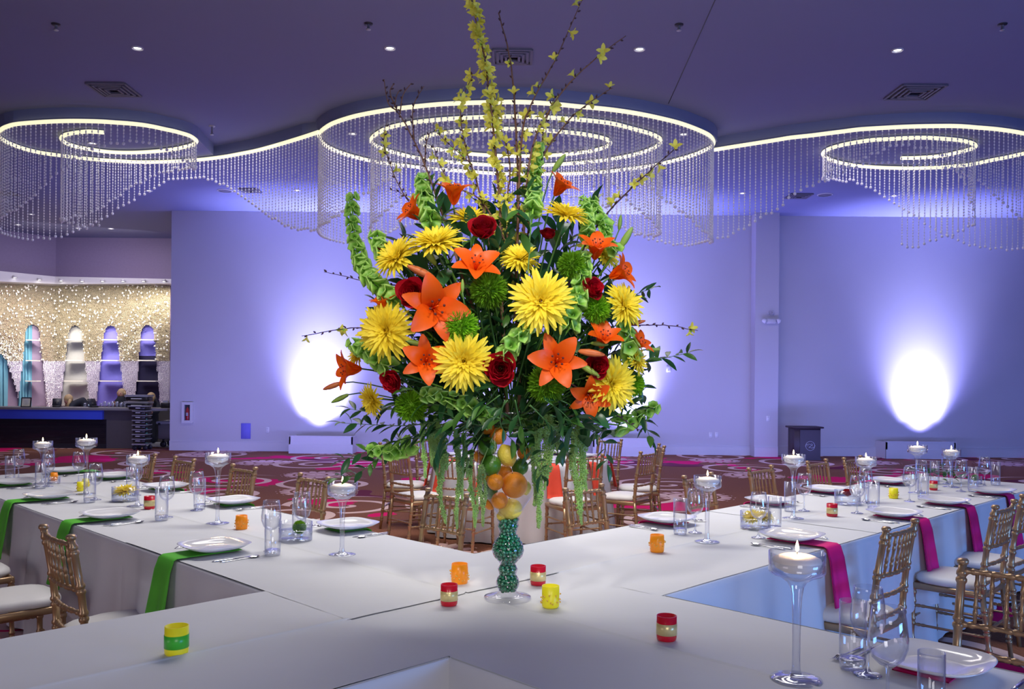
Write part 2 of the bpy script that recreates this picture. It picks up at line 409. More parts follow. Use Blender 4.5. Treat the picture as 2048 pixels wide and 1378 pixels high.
# upper ceiling and the lowered ceiling with its curved edge
mb = MB(); mb.box((0, 10.0, ZU + .05), (60, 30, .1)); struct('ceiling', mb, M['ceil'])
# led curves: (x, y of tube, y of strand end) in the photograph, unprojected onto the plane of the lowered ceiling
LEFT = [(637,264,453),(610,273,452),(581,282,448),(547,292,430),(513,301,406),(478,308,382),(444,314,361),(393,320,347),(342,323,353),(308,324,370),(273,324,389),(239,322,411),(205,320,434),(171,317,450),(137,313,464),(85,306,472),(50,298,472),(22,288,468),(2,277,455),(-4,268,440),(4,258,425),(17,252,418),(34,248,410),(68,245,385),(102,243,350),(134,242,325),(164,242,303),(202,243,285),(232,245,279),(260,247,278),(287,250,279),(310,254,284),(328,258,291),(347,262,300),(362,266,310),(378,271,320),(388,277,328),(393,283,331),(386,289,330),(369,294,330),(350,298,332),(328,301,337),(308,303,345),(273,305,362),(239,305,385),(215,303.5,400),(195,301,412),(160,295,425),(141,290,431),(130,285,433),(124,280,433),(123,275,433),(130,270,435),(142,267,439),(155,265,443),(178,263,450),(208,265,436)]
RIGHT = [(1427,300,476),(1463,294,463),(1495,289,447),(1527,284,428),(1558,279,408),(1583,275,389),(1621,271,364),(1653,267,352),(1685,263,340),(1716,259,326),(1745,257,318),(1780,255,315),(1811,253.5,318),(1845,252.5,322),(1880,252,325),(1906,252,331),(1930,253,341),(1954,255,352),(1979,257,370),(1999,259,390),(2027,263,416),(2048,267,433),(2080,274,450),(2103,283,466),(2106,291,476),(2095,297,482),(2075,302,486),(2048,307,487),(2014,314.5,492),(1985,320,492),(1962,325,487),(1935,330,481),(1911,332,471),(1884,334.5,460),(1849,336,439),(1816,336.5,416),(1792,336,401),(1772,335.5,387),(1751,334.5,375),(1731,333,365),(1710,331,357),(1683,326,354),(1665,321,352),(1652,315,352),(1646,309,350),(1649,303,344),(1660,297,338),(1675,292.5,333),(1694,288,328),(1716,284,318),(1745,280,302),(1780,278,288),(1815,276,285),(1852,275.5,290),(1880,277,300),(1905,279,320),(1925,281.5,350),(1940,285,390),(1949,289,420),(1951,293,440),(1945,297,446),(1935,300,450),(1919,304,456),(1897,309,466),(1871,313,474),(1846,315,484),(1820,316,488),(1802,316,480)]
CEN = [(638,270,453),(642,263,447),(650,256,440),(665,247,431),(690,238,415),(720,230,388),(770,221,355),(822,214,318),(880,208.5,282),(930,206,258),(974,205,242),(1035,204,234),(1096,207,247),(1157,213,275),(1220,219,315),(1280,228,352),(1336,240,396),(1371,250,422),(1404,263,450),(1420,272,463),(1427,283,473),(1423,293,477),(1404,303,480),(1380,312,483),(1352,320,483),(1315,329,477),(1273,336,463),(1224,342,440),(1190,345,424),(1153,347,409),(1117,348,400),(1056,348.5,392),(986,346.5,395),(926,342,404),(870,338,425),(816,332,447),(760,325,464),(722,317,473),(690,308,477),(660,296,472),(644,284,463)]
MID = [(743,284,453),(744,276,445),(756,266,432),(779,255,410),(820,246,375),(870,240,330),(920,236.5,290),(974,234,262),(1035,233,256),(1096,235,268),(1155,239,300),(1218,246,350),(1260,256,398),(1293,265,425),(1314,273,443),(1322,281,458),(1318,289,465),(1300,299,465),(1273,308,460),(1240,315,446),(1195,322,420),(1140,327,402),(1090,330,385),(1035,330.5,380),(985,330,384),(930,326.5,400),(880,322,420),(830,315,440),(785,304,455),(757,294,457)]
INN = [(842,284,405),(846,277,395),(867,269,370),(900,264,330),(944,260.5,290),(1000,258,275),(1035,258,272),(1080,260,277),(1127,264,300),(1165,268,335),(1192,273,368),(1212,278,392),(1220,284,402),(1218,290,406),(1203,297,406),(1170,304,395),(1127,309,380),(1080,311.5,366),(1035,312,362),(990,311,368),(944,308,380),(900,302.5,395),(866,296,404),(848,290,406)]
def curve_pts(L, z):
    return [PZ(x, y, z) for x, y, _ in L]
near = [i for i in range(len(LEFT))]
edge = [PZ(x, y, ZL) for x, y, _ in LEFT[:19]][::-1]      # far side of the left loop, from its left end to the centre loop (not the fascia)
# lowered-ceiling outline: near arc of each loop joined by the two S curves
out = []
lp = [PZ(x, y, ZL) for x, y, _ in LEFT]
start = lp[19]
out += [(-20.0, start.y + 1.0), (start.x - 1.2, start.y + .6)]
out += [(p.x, p.y) for p in lp[19:38]]
out += [(lp[7].x + .35, lp[7].y - .35)]
out += [(p.x, p.y) for p in lp[1:8]][::-1]
cp = [PZ(x, y, ZL) for x, y, _ in CEN]
out += [(p.x, p.y) for p in cp[0:21]]
out += [(cp[20].x - .1, cp[20].y + .3)]
rp = [PZ(x, y, ZL) for x, y, _ in RIGHT]
out += [(p.x, p.y) for p in rp[0:24]]
out += [(rp[23].x + 2, rp[23].y + .6), (24, rp[23].y + 1.0), (24, 24.8), (-20, 24.8)]
# outward offset so that the tube hangs just inside the edge
def offset(poly, d):
    r = []
    n = len(poly)
    for i, p in enumerate(poly):
        a = Vector(poly[i - 1]); b = Vector(poly[(i + 1) % n]); t = (b - a).normalized(); nn = Vector((t.y, -t.x))
        r.append((p[0] + nn.x * d, p[1] + nn.y * d))
    return r
poly = offset(out, .06)
mb = MB(); mb.slab(poly, ZL, ZU + .01); struct('ceiling_lowered', mb, M['ceil'])
# fine joint in the upper ceiling
a = PZ(1432, -4, ZU); b = PZ(1337, 207, ZU)
mb = MB(); mb.tube([a + Vector((0, 0, -.002)), b + Vector((0, 0, -.002))], .006, 4); struct('trim_ceiling_joint', mb, M['dark'])
a = PZ(1340, 205, ZU); b = PZ(1255, 196, ZU)

# back wall, pier, side walls
Y = WALL_Y
xl = PY(341, 700, Y).x
mb = MB(); mb.box(((xl + 15) / 2, Y + .15, 2.68), (15 - xl, .3, 5.36)); struct('wall_back', mb, M['wall'])
c0, c1 = PY(1510, 700, Y - .35).x, PY(1557, 700, Y - .35).x
mb = MB(); mb.box(((c0 + c1) / 2, Y - .175, 2.67), (c1 - c0, .35, 5.34)); struct('wall_pier', mb, M['wall'])
mb = MB(); mb.box((15.1, 12, 2.7), (.2, 14.6, 5.4)); struct('wall_right', mb, M['wall'])
def base(name, x0, x1, y, h=.20):
    mb = MB(); mb.box(((x0 + x1) / 2, y - .012, h / 2), (x1 - x0, .024, h)); mb.box(((x0 + x1) / 2, y - .018, h + .006), (x1 - x0, .036, .014))
    struct(name, mb, M['trim'])
base('baseboard_back', xl, c0 - .001, Y); base('baseboard_back_right', c1, 15, Y); base('baseboard_pier', c0, c1, Y - .35)

# uplight ledges
LED_LABELS = ['low white uplight ledge against back wall left of the flowers', 'low white uplight ledge behind the round table chairs', 'low white uplight ledge right of the lectern']
for (x0, x1, yt, yb), lb in zip([(578, 705, 868, 902), (1186, 1308, 871, 906), (1772, 1911, 885, 918)], LED_LABELS):
    A_ = PY(x0, yb, Y - .55); B_ = PY(x1, yb, Y - .55); h = (yb - yt) / F * (Y - .55)
    t = thing('uplight_ledge', lb, 'ledge', ((A_.x + B_.x) / 2, Y - .276, 0), group='uplight ledges on the back wall')
    w = B_.x - A_.x
    mb = MB()
    mb.box((0, -.26, h / 2), (w, .03, h)); mb.box((-w / 2 + .015, 0, h / 2), (.03, .55, h)); mb.box((w / 2 - .015, 0, h / 2), (.03, .55, h))
    mb.box((0, 0, h * .35), (w - .04, .5, .02)); mb.build('casing', M['trim'], t, False)
    mb = MB(); mb.box((0, -.283, .10), (w + .01, .016, .20)); mb.build('skirting', M['trim'], t, False)
    mb = MB(); mb.box((0, -.26, h + .008), (w + .02, .05, .016)); mb.build('rim', M['trim'], t, False)
    mb = MB(); mb.box((0, .10, h * .35 + .05), (.30, .12, .08), ch=.01); mb.build('lamp_housing', M['grey'], t)

# fixtures on the upper ceiling
def downlight(x, y, z, lb, r, on=True):
    p = PZ(x, y, z)
    t = thing('downlight', lb, 'light', p, group='recessed downlights')
    mb = MB(); mb.lathe([(r, .0), (r, -.012), (r * .86, -.014), (r * .80, -.002), (r * .62, .02)], 20); mb.build('trim_ring', M['trim'], t)
    mb = MB(); mb.lathe([(r * .62, -.001), (r * .3, -.006), (.0005, -.008)], 16); mb.build('lens', M['lamp'], t)
    return p
for (x, y), lb in zip([(275, 96), (780, 96), (1279, 98), (1795, 100)], ['lit downlight at far left of the dark upper ceiling', 'lit downlight left of the forsythia tips', 'lit downlight right of the forsythia tips', 'lit downlight at far right above the square vent']):
    p = downlight(x, y, ZU - .0, lb, .068)
    light('downlight_beam', 'SPOT', p + Vector((0, 0, -.03)), p + Vector((0, 0, -3)), 60, (1, .93, .84), spot=75, radius=.05)
for x, y, lb in [(185, 286, 'lit downlight inside the left swirl of crystals'), (705, 267, 'lit downlight at left inside the large ring'), (1367, 268, 'lit downlight at right inside the large ring'),
                 (298, 381, 'small lit downlight below the left swirl'), (594, 380, 'small lit downlight between left swirl and large ring'), (1184, 382, 'small lit downlight beneath the large ring'),
                 (1485, 386, 'small lit downlight right of the large ring'), (1788, 391, 'small lit downlight under the right swirl'), (63, 428, 'small lit downlight near the bar, foremost'),
                 (36, 449, 'small lit downlight at the far left edge over the bar'), (157, 456, 'small lit downlight over the bar, middle of the back row'), (222, 457, 'small lit downlight over the bar, right end of back row')]:
    downlight(x, y, ZL, lb, .07)
def vent(x, y, z, wpx, lb, rz=0):
    p = PZ(x, y, z); w = wpx / F * p.y
    t = thing('ceiling_vent', lb, 'vent', p + Vector((0, 0, 0)), rz, group='square ceiling vents')
    for k, q in enumerate((1.0, .78, .56, .34)):
        mb = MB(); a = w / 2 * q
        for sx, sy, lx, ly in ((0, -1, 2 * a, .03), (0, 1, 2 * a, .03), (-1, 0, .03, 2 * a), (1, 0, .03, 2 * a)):
            mb.box((sx * a, sy * a, -.012 - .012 * k * .5), (lx, ly, .022))
        mb.build('louvre', M['vent'], t, False)
    mb = MB(); mb.box((0, 0, -.004), (w * .98, w * .98, .006)); mb.build('shaft', M['dark'], t, False)
for a in [(228, 178, ZU, 76, 'square ceiling vent above the left swirl', 0), (1025, 112, ZU, 76, 'square ceiling vent behind the forsythia branches', 0), (1830, 183, ZU, 86, 'square ceiling vent above the right swirl', 0),
          (500, 380, ZL, 36, 'small vent on lowered ceiling near the back wall, left', 0), (1598, 391, ZL, 42, 'small vent on lowered ceiling near the pier', 0), (14, 386, ZL, 34, 'small vent behind the left swirl', 0)]:
    vent(*a)
for x, y, z, lb in [(112, 48, ZU, 'dark sprinkler cap at upper left of the ceiling'), (737, 47, ZU, 'dark sprinkler cap left of the forsythia'), (1358, 49, ZU, 'dark sprinkler cap beside the ceiling joint'), (2005, 48, ZU, 'dark sprinkler cap at upper right corner'),
                    (424, 252, ZU, 'pendent sprinkler head right of the left swirl')]:
    p = PZ(x, y, z); k = 2.0 if y > 200 else 1
    t = thing('sprinkler_head', lb, 'sprinkler', p, group='ceiling sprinklers')
    mb = MB(); mb.lathe([(.05, 0), (.046, -.012), (.02, -.016)], 14, cap1=True); mb.build('escutcheon', M['silver' if k > 1 else 'dark'], t)
    mb = MB(); mb.lathe([(.016, -.01), (.014, -.06 * k), (.028, -.062 * k), (.028, -.07 * k)], 10, cap1=True); mb.build('nozzle', M['silver'], t)
for x, y, lb in [(450, 381, 'round speaker grille on the lowered ceiling, left'), (1650, 389, 'round speaker grille on the lowered ceiling, right')]:
    p = PZ(x, y, ZL); t = thing('ceiling_speaker', lb, 'speaker', p, group='ceiling speakers')
    mb = MB(); mb.lathe([(.15, 0), (.15, -.012), (.13, -.014)], 20); mb.build('rim', M['trim'], t)
    mb = MB(); mb.lathe([(.13, -.006), (.0005, -.012)], 20); mb.build('grille', M['vent'], t)

# ================================================================== CRYSTAL CHANDELIERS
STR = {}
def strand_mesh(q):
    if q not in STR:
        L = q * .05; mb = MB(); z = 0
        prof = []
        n = max(1, int(L / .045)); st = L / n
        for k in range(n): mb.octa((0, 0, -st * (k + .5)), .0125, st * .54)
        for k in range(2): mb.octa((0, 0, -L * (.35 + .3 * k)), .013, .02)
        mb.ball((0, 0, -L - .024), .025, 6, 4)
        STR[q] = mb.mesh('strand', M['crystal'], False)
    return STR[q]
def chandelier(name, lb, L, closed, grp):
    P = [PZ(x, y, ZL - .045) for x, y, _ in L]; Ln = [max(.06, (yb - y) / F * p.y) for (x, y, yb), p in zip(L, P)]
    base_ = P[0].copy(); base_.z = ZL
    t = thing(name, lb, 'chandelier', base_, group=grp)
    # resample smoothly (Catmull-Rom)
    n = len(P); pts = []; ls = []
    rng = n if closed else n - 1
    for i in range(rng):
        p0, p1, p2, p3 = (P[(i - 1) % n] if closed or i else P[0]), P[i], P[(i + 1) % n], (P[(i + 2) % n] if closed or i < n - 2 else P[-1])
        for k in range(4):
            u = k / 4; a = .5 * ((2 * p1) + (p2 - p0) * u + (2 * p0 - 5 * p1 + 4 * p2 - p3) * u * u + (3 * p1 - p0 - 3 * p2 + p3) * u ** 3)
            pts.append(a - base_); ls.append(Ln[i] * (1 - u) + Ln[(i + 1) % n] * u)
    if not closed: pts.append(P[-1] - base_); ls.append(Ln[-1])
    mb = MB(); mb.tube(pts, .03, 8, closed=closed); mb.build('light_tube', M['led'], t)
    mb = MB(); mb.tube([p + Vector((0, 0, .034)) for p in pts], .014, 4, closed=closed); mb.build('track', M['ceil'], t)
    # strands hung at even spacing
    acc = 0; nx = 0; N = len(pts); cnt = 0; step = .086
    for i in range(N if closed else N - 1):
        a, b = pts[i], pts[(i + 1) % N]; d = (b - a).length
        while nx <= acc + d:
            u = (nx - acc) / max(d, 1e-6); p = a.lerp(b, u); l = ls[i] * (1 - u) + ls[(i + 1) % N] * u
            put('strand', strand_mesh(max(1, round(l / .05))), t, p + Vector((0, 0, -.025))); nx += step; cnt += 1
        acc += d
    return cnt
g = 'crystal strand ceiling lights'
n1 = chandelier('swirl_chandelier', 'spiral light tube with hanging crystal strands at left, above the bar', LEFT, False, g)
n2 = chandelier('swirl_chandelier', 'spiral light tube with hanging crystal strands at right', RIGHT, False, g)
n3 = chandelier('ring_chandelier', 'largest outer light ring with crystal strands, above the flowers', CEN, True, g)
n4 = chandelier('ring_chandelier', 'middle of three concentric light rings with crystal strands', MID, True, g)
n5 = chandelier('ring_chandelier', 'smallest innermost light ring with crystal strands', INN, True, g)
print('strands', n1, n2, n3, n4, n5)

# ================================================================== BAR ALCOVE (beyond the left end of the back wall)
BY = 22.9; FBY = 19.5
xr = -7.35
mb = MB(); xc = PY(110, 700, BY).x
mb.box(((xc + xr) / 2, BY + .1, 2.68), (xr - xc, .2, 5.36)); struct('wall_bar_back', mb, M['mauvep'])
mb = MB(); e = PY(-60, 700, 21.3)
mb.add([(xc, BY, 0), (e.x, e.y, 0), (e.x, e.y, 5.36), (xc, BY, 5.36), (xc, BY + .2, 0), (e.x, e.y + .2, 0), (e.x, e.y + .2, 5.36), (xc, BY + .2, 5.36)],
       [(0, 1, 2, 3), (4, 7, 6, 5), (0, 3, 7, 4), (1, 5, 6, 2), (2, 6, 7, 3), (0, 4, 5, 1)]); struct('wall_bar_left', mb, M['mauvep'])
mb = MB(); mb.box((xr + .1, 21.2, 2.68), (.2, 3.35, 5.36)); struct('wall_bar_right', mb, M['wall'])
# header shelf with small lights
def at_bar(x, y, off=0):
    """point on the bar's back wall (bent at x=110), off metres in front of it"""
    if x >= 110: return PY(x, y, BY - off)
    k = (110 - x) / 170; return PY(x, y, BY + (21.3 - BY) * k - off)
hd = []
for x, yt, yb in ((-20, 540, 562), (110, 553, 568), (345, 558, 567)):
    a = at_bar(x, yt, .55); b = at_bar(x, yb, .55); hd.append((a, b))
mb = MB(); vs = []; fs = []
for a, b in hd: vs += [a, b, (b.x, b.y + .5, b.z), (a.x, a.y + .5, a.z)]
for i in range(2): fs += [(4 * i + k, 4 * i + (k + 1) % 4, 4 * i + 4 + (k + 1) % 4, 4 * i + 4 + k) for k in range(4)]
fs += [(0, 1, 2, 3), (8, 11, 10, 9)]
mb.add(vs, fs); struct('trim_bar_header', mb, M['trim'])
for i, (x, y) in enumerate([(30, 551), (79, 556), (122, 558), (164, 559), (205, 559), (246, 559), (287, 559), (328, 559)]):
    p = at_bar(x, y, .62)
    t = thing('header_spotlight', 'small round spotlight on the white bar header, ' + ['leftmost', 'second from left', 'third from left', 'fourth from left', 'fifth from left', 'third from right', 'second from right', 'rightmost'][i], 'light', p, group='spotlights along the bar header')
    mb = MB(); mb.lathe([(.05, 0), (.055, -.05), (.04, -.055)], 12, cap0=True); mb.build('housing', M['trim'], t)
    mb = MB(); mb.lathe([(.04, -.052), (.0005, -.054)], 12); mb.build('lens', M['lamp'], t)
light('bar_header_light', 'AREA', at_bar(220, 572, 1.3), at_bar(220, 690, .1), 88, (1.0, .88, .66), 3.4, .2).data.spread = radians(115)
light('bar_header_light', 'AREA', at_bar(40, 570, 1.3), at_bar(40, 690, .1), 30, (1.0, .88, .66), 1.6, .2).data.spread = radians(115)
light('bar_room_light', 'AREA', (PY(170, 480, 20.6).x, 20.6, 5.0), (PY(170, 480, 22).x, 22, 2), 90, (.95, .86, 1), 3)
# arches: crystal strands stop short over them
ARCH = [(-14, 705, 26, 60), (66, 649, 13, 30), (151, 651, 12, 30), (222, 651, 12, 30), (296, 650, 12, 26)]
def bottom(x):
    yb = 815
    for cx, yt, wt, wb in ARCH:
        d = abs(x - cx)
        if d < wt: yb = min(yb, yt + 14 * (1 - sqrt(max(0, 1 - (d / wt) ** 2))))
        elif d < wb: yb = min(yb, yt + 14 + int((d - wt) / (wb - wt) * 8) / 8 * (808 - yt))
    return yb
t1 = MB(); t2 = MB(); t3 = MB(); x = -18.0
while x < 340:
    yb = bottom(x); off = .22; p = at_bar(x, 566, off); ytop = p.z; zb = at_bar(x, min(yb, 722), off).z
    z = ytop; rr = R.random
    while z > zb:
        h = .034; 
        t1.octa((p.x + (rr() - .5) * .006, p.y + (rr() - .5) * .05, z), .011 + .007 * rr(), h * .55)
        if rr() < .045: t3.octa((p.x, p.y - .06 - .04 * rr(), z), .016 + .016 * rr(), .028)
        z -= h
    if yb > 722:
        zb = at_bar(x, yb, off).z
        while z > zb:
            t2.octa((p.x, p.y + (rr() - .5) * .04, z), .0085 + .004 * rr(), .019); z -= .034
    x += 1.5
o = t1.build('crystal_curtain', M['gcrystal'], None, False); tag(o, 'glittering gold crystal bead curtain hung over the bar shelving', 'bead curtain', kind='stuff')
o = t3.build('sparkle_drops', M['crystal'], None, False); tag(o, 'white drops standing in for sparkle on the gold bead curtain', 'bead curtain', kind='stuff')  # bright drops added to imitate glints on the beads
o = t2.build('crystal_curtain_fringe', M['fringe'], None, False); tag(o, 'paler silver lower strands of the bead curtain between the arches', 'bead curtain', kind='stuff')
for nm, mm, ya, yb_ in (('curtain_backing', 'backgold', 566, 722), ('curtain_backing_lower', 'backsil', 722, 815)):
    bk = MB(); x = -18.0
    while x < 340:
        yb = min(bottom(x + .75), yb_)
        if yb > ya + 1:
            a = at_bar(x, ya, .14); b = at_bar(x + 1.5, ya, .14); c = at_bar(x, yb, .14)
            bk.add([(a.x, a.y, a.z), (b.x, b.y, a.z), (b.x, b.y, c.z), (a.x, a.y, c.z)], [(0, 1, 2, 3)])
        x += 1.5
    o = bk.build(nm, M[mm], None, False); tag(o, 'beige net backing behind the upper gold bead curtain' if ya < 600 else 'lilac net backing behind the lower silver strands', 'backing', kind='stuff')
# panels seen through the arches
def panel(nm, x0, x1, y0, y1, m, off, lb, cat, gr=None, wavy=False):
    a = at_bar(x0, y0, off); b = at_bar(x1, y1, off); z0 = b.z; z1 = a.z
    mb = MB(); xm = (x0 + x1) / 2; c = at_bar(xm, y0, off); w = (b.x - a.x)
    if wavy:
        nn = 24
        mb.grid(lambda u, v: (a.x + (b.x - a.x) * u, a.y + (b.y - a.y) * u + .05 * sin(u * 26 + v), z0 + (z1 - z0) * v), nn, 6)
        mb.grid(lambda u, v: (a.x + (b.x - a.x) * u, a.y + (b.y - a.y) * u + .01 + .05 * sin(u * 26 + v), z0 + (z1 - z0) * v), nn, 6)
    else:
        mb.add([(a.x, a.y, z0), (b.x, b.y, z0), (b.x, b.y, z1), (a.x, a.y, z1), (a.x, a.y + .04, z0), (b.x, b.y + .04, z0), (b.x, b.y + .04, z1), (a.x, a.y + .04, z1)],
               [(0, 1, 2, 3), (4, 7, 6, 5), (0, 4, 5, 1), (2, 6, 7, 3), (0, 3, 7, 4), (1, 5, 6, 2)])
    o = mb.build(nm, m, None, wavy); tag(o, lb, cat, gr); return o
g = 'panels behind the bar arches'
panel('turquoise_drape', -18, 13, 700, 812, M['turq'], .10, 'turquoise drape in the arch at the left edge of the picture', 'curtain', wavy=True)
panel('turquoise_drape', 38, 61, 645, 812, M['turq'], .10, 'turquoise drape filling left half of the first full arch', 'curtain', wavy=True)
panel('arch_panel', 61, 97, 645, 812, M['mauvep'], .08, 'mauve panel in right half of the first full arch', 'panel', g)
panel('arch_panel', 122, 181, 645, 812, M['greyp'], .08, 'pale grey panel behind the second full arch', 'panel', g)
panel('arch_panel', 192, 251, 645, 812, M['bluep'], .08, 'panel painted with blue-violet uplight glow behind the third full arch', 'panel', g)  # violet uplight put into the panel colour
panel('arch_panel', 267, 322, 645, 712, M['bluep'], .08, 'blue upper panel behind the rightmost arch', 'panel', g)
panel('arch_panel', 267, 322, 712, 812, M['navy'], .08, 'dark navy lower panel behind the rightmost arch', 'panel', g)
SH = ['top', 'middle', 'lowest']
for (cx, _, _, _), an in zip(ARCH[1:], ['first full arch', 'second full arch', 'third full arch', 'rightmost arch']):
    for k, y in enumerate((680, 721, 762)):
        a = at_bar(cx - 15 - 2 * k, y, .26); b = at_bar(cx + 15 + 2 * k, y, .26)
        mb = MB(); mb.box(((a.x + b.x) / 2, (a.y + b.y) / 2, a.z), (b.x - a.x, .22, .028)); o = mb.build('glass_shelf', M['china'], None, False)
        tag(o, f'{SH[k]} pale shelf of the {an} behind the bar', 'shelf', 'shelves in the bar arches')

# bar counter
def BB(x, y, Yd=FBY): return PY(x, y, Yd)
x0 = BB(-30, 850).x; x1 = BB(207, 850).x; x2 = BB(266, 850).x; x1b = BB(212, 850).x
ztop = BB(100, 815).z; zmid = BB(100, 838).z
t = thing('bar_counter', 'long black glossy bar counter with blue reflection painted into upper band', 'counter', ((x0 + x2) / 2, FBY + .4, 0)); bx, by = (x0 + x2) / 2, FBY + .4
def bc(nm, xa, xb, ya, yb, za, zb, m, ch=0):
    mb = MB(); mb.box(((xa + xb) / 2 - bx, (ya + yb) / 2 - by, (za + zb) / 2), (xb - xa, yb - ya, zb - za)); return mb.build(nm, m, t, False)
bc('front_panel', x0, x1b, FBY, FBY + .7, 0, zmid, M['black']); bc('upper_band', x0, x1, FBY - .06, FBY + .7, zmid, ztop - .05, M['bluereflect'])
bc('end_panel', x1, x2, FBY + .02, FBY + .7, 0, ztop - .05, M['taupe']); bc('counter_top', x0, BB(338, 850).x, FBY - .08, FBY + .75, ztop - .05, ztop, M['grey'])
bc('kick_plate', x0, x1b, FBY - .02, FBY, 0, .1, M['dark'])
light('bar_blue_glow', 'SPOT', (x0 + 3.5, FBY - 2.2, 3.6), (x0 + 2.5, FBY, .9), 30, (.25, .4, 1), spot=60)
# back counter with cooler
mb = MB(); a = BB(262, 850, 21.6).x; b = BB(345, 850, 21.6).x
t = thing('back_bar', 'low dark back bar behind the tray rack', 'counter', ((a + b) / 2, 21.8, 0))
mb = MB(); mb.box((0, 0, .45), (b - a, .5, .9)); mb.build('body', M['taupe'], t, False)
mb = MB(); mb.box((0, -.02, .92), (b - a + .1, .56, .04)); mb.build('worktop', M['grey'], t, False)
a = BB(288, 850, 21.3).x; b = BB(301, 850, 21.3).x; h = BB(295, 820, 21.3).z; zb = BB(295, 876, 21.3).z
t = thing('drinks_cooler', 'narrow lit glass-door drinks cooler behind tray rack', 'cooler', ((a + b) / 2, 21.35, 0))
mb = MB(); mb.box((0, .05, h / 2), (b - a + .06, .25, h)); mb.build('cabinet', M['dark'], t, False)
mb = MB(); mb.box((0, -.085, (h + zb) / 2), (b - a, .02, h - zb - .05)); mb.build('glass_door', M['screen'], t, False)
mb = MB(); mb.box((-(b - a) / 2, -.1, (h + zb) / 2), (.02, .03, h - zb)); mb.box(((b - a) / 2, -.1, (h + zb) / 2), (.02, .03, h - zb)); mb.build('door_frame', M['silver'], t, False)
# tray rack on casters
p = BB(278, 885, 19.1)
def caster(mb, x, y, r=.05):
    T = Matrix.Translation((x, y, r)) @ Matrix.Rotation(pi / 2, 4, 'X')
    mb.lathe([(r * .3, -.02), (r, -.02), (r, .02), (r * .3, .02)], 14, T, True, True)
t = thing('tray_trolley', 'tall stack of black and silver trays on casters beside the bar', 'trolley', (p.x, 19.25, 0))
mb = MB(); mb.box((0, 0, .13), (.30, .36, .03)); mb.build('base_frame', M['silver'], t, False)
for sx in (-.11, .13):
    for sy in (-.12, .12):
        mb = MB(); caster(mb, sx, sy); mb.box((sx, sy, .1), (.03, .03, .05)); mb.build('caster', M['dark'], t)
for k in range(8):
    tt = MB(); z = .2 + k * .104
    off = 0 if k < 7 else -.12
    ww = .27 if z < .85 else .36
    tt.box((0 if z < .85 else -.05, 0, z), (ww, .34, .06), ch=.008); tr = tt.build('tray', M['black'], t)
    rm = MB(); rm.box((0 if z < .85 else -.05, 0, z + .042), (ww + .03, .37, .022)); rm.build('rim', M['silver'], tr, False)
    hn = MB(); hn.box((-.02, -.176, z + .005), (.1, .01, .014)); hn.build('handle', M['china'], tr, False)
t0 = t
for k in range(2):
    pp = BB(267, 806 - 14 * k, 19.45)
    tt = thing('stacked_tray', ['wide black tray with silver rims on the counter by the rack, lower', 'wide black tray with silver rims on the counter by the rack, upper'][k], 'tray', (pp.x, 19.75, ztop + .003 + .15 * k), group='wide trays on the bar')
    mb = MB(); mb.box((0, 0, .055), (.50, .3, .09), ch=.01); mb.build('body', M['black'], tt)
    mb = MB(); mb.box((0, 0, .125), (.53, .33, .045)); mb.build('rim', M['silver'], tt, False)
    mb = MB(); mb.box((0, -.155, .06), (.24, .01, .02)); mb.build('handle', M['china'], tt, False)
# grey cart
a = BB(306, 850, 19.8).x; b = BB(345, 850, 19.8).x; zt = BB(320, 843, 19.8).z; zb = BB(320, 880, 19.8).z
t = thing('ice_cart', 'grey plastic cart with lid on black casters beside the wall end', 'cart', ((a + b) / 2 + .06, 20.2, 0))
mb = MB(); mb.box((0, 0, (zt + zb) / 2 - .02), (b - a, .6, zt - zb - .06), ch=.03); mb.build('body', M['grey'], t)
mb = MB(); mb.box((0, 0, zt - .03), (b - a + .06, .64, .07), ch=.015); mb.build('lid', M['greyp'], t)
for sx in (-(b - a) / 2 + .1, (b - a) / 2 - .08):
    for sy in (-.2, .2):
        mb = MB(); caster(mb, sx, sy, .07); mb.box((sx, sy, .15), (.04, .04, zb - .1)); mb.build('caster', M['dark'], t)
for sx in (-(b - a) / 2 + .05, (b - a) / 2 - .12):
    mb = MB(); mb.box((sx, -.325, zt - .06), (.05, .02, .05)); mb.build('latch', M['dark'], t, False)
# things on the bar
p = BB(44, 812)
t = thing('menu_frame', 'black framed cream menu card standing on the bar', 'frame', (p.x, FBY + .15, ztop), rot=(radians(-8), 0, 0))
mb = MB(); w, h = .21, .215
mb.box((0, 0, .01), (w, .02, .02)); mb.box((0, 0, h), (w, .02, .02)); mb.box((-w / 2, 0, h / 2), (.02, .02, h)); mb.box((w / 2, 0, h / 2), (.02, .02, h)); mb.build('frame', M['dark'], t, False)
mb = MB(); mb.box((0, .003, h / 2), (w - .02, .006, h - .02)); mb.build('card', M['paper'], t, False)
mb = MB()
for k in range(7): mb.box((0, -.002, .05 + k * .018), (.09 + .02 * (k % 3), .002, .003))
mb.build('printing', M['greyp'], t, False)
def terminal(x, lb, rz):
    p = BB(x, 812); t = thing('till_screen', lb, 'till', (p.x, FBY + .35, ztop), rz)
    mb = MB(); mb.box((0, 0, .02), (.16, .16, .04), ch=.008); mb.build('foot', M['dark'], t)
    mb = MB(); mb.box((0, .03, .07), (.05, .03, .08)); mb.build('neck', M['dark'], t)
    mb = MB(); mb.box((0, 0, .13), (.19, .03, .17), Matrix.Rotation(radians(-25), 4, 'X'), ch=.005); mb.build('screen', M['dark'], t)
terminal(172, 'dark tilted till screen on the bar right of the bending bartender', radians(60))
terminal(97, 'black till and card reader on the bar right of menu frame', radians(20))
p = BB(318, 812, FBY)
t = thing('bar_caddy', 'dark napkin caddy on the bar by the rightmost bartender', 'caddy', (p.x, FBY + .4, ztop))
mb = MB(); mb.box((0, 0, .06), (.2, .14, .12), ch=.01); mb.build('box', M['dark'], t)
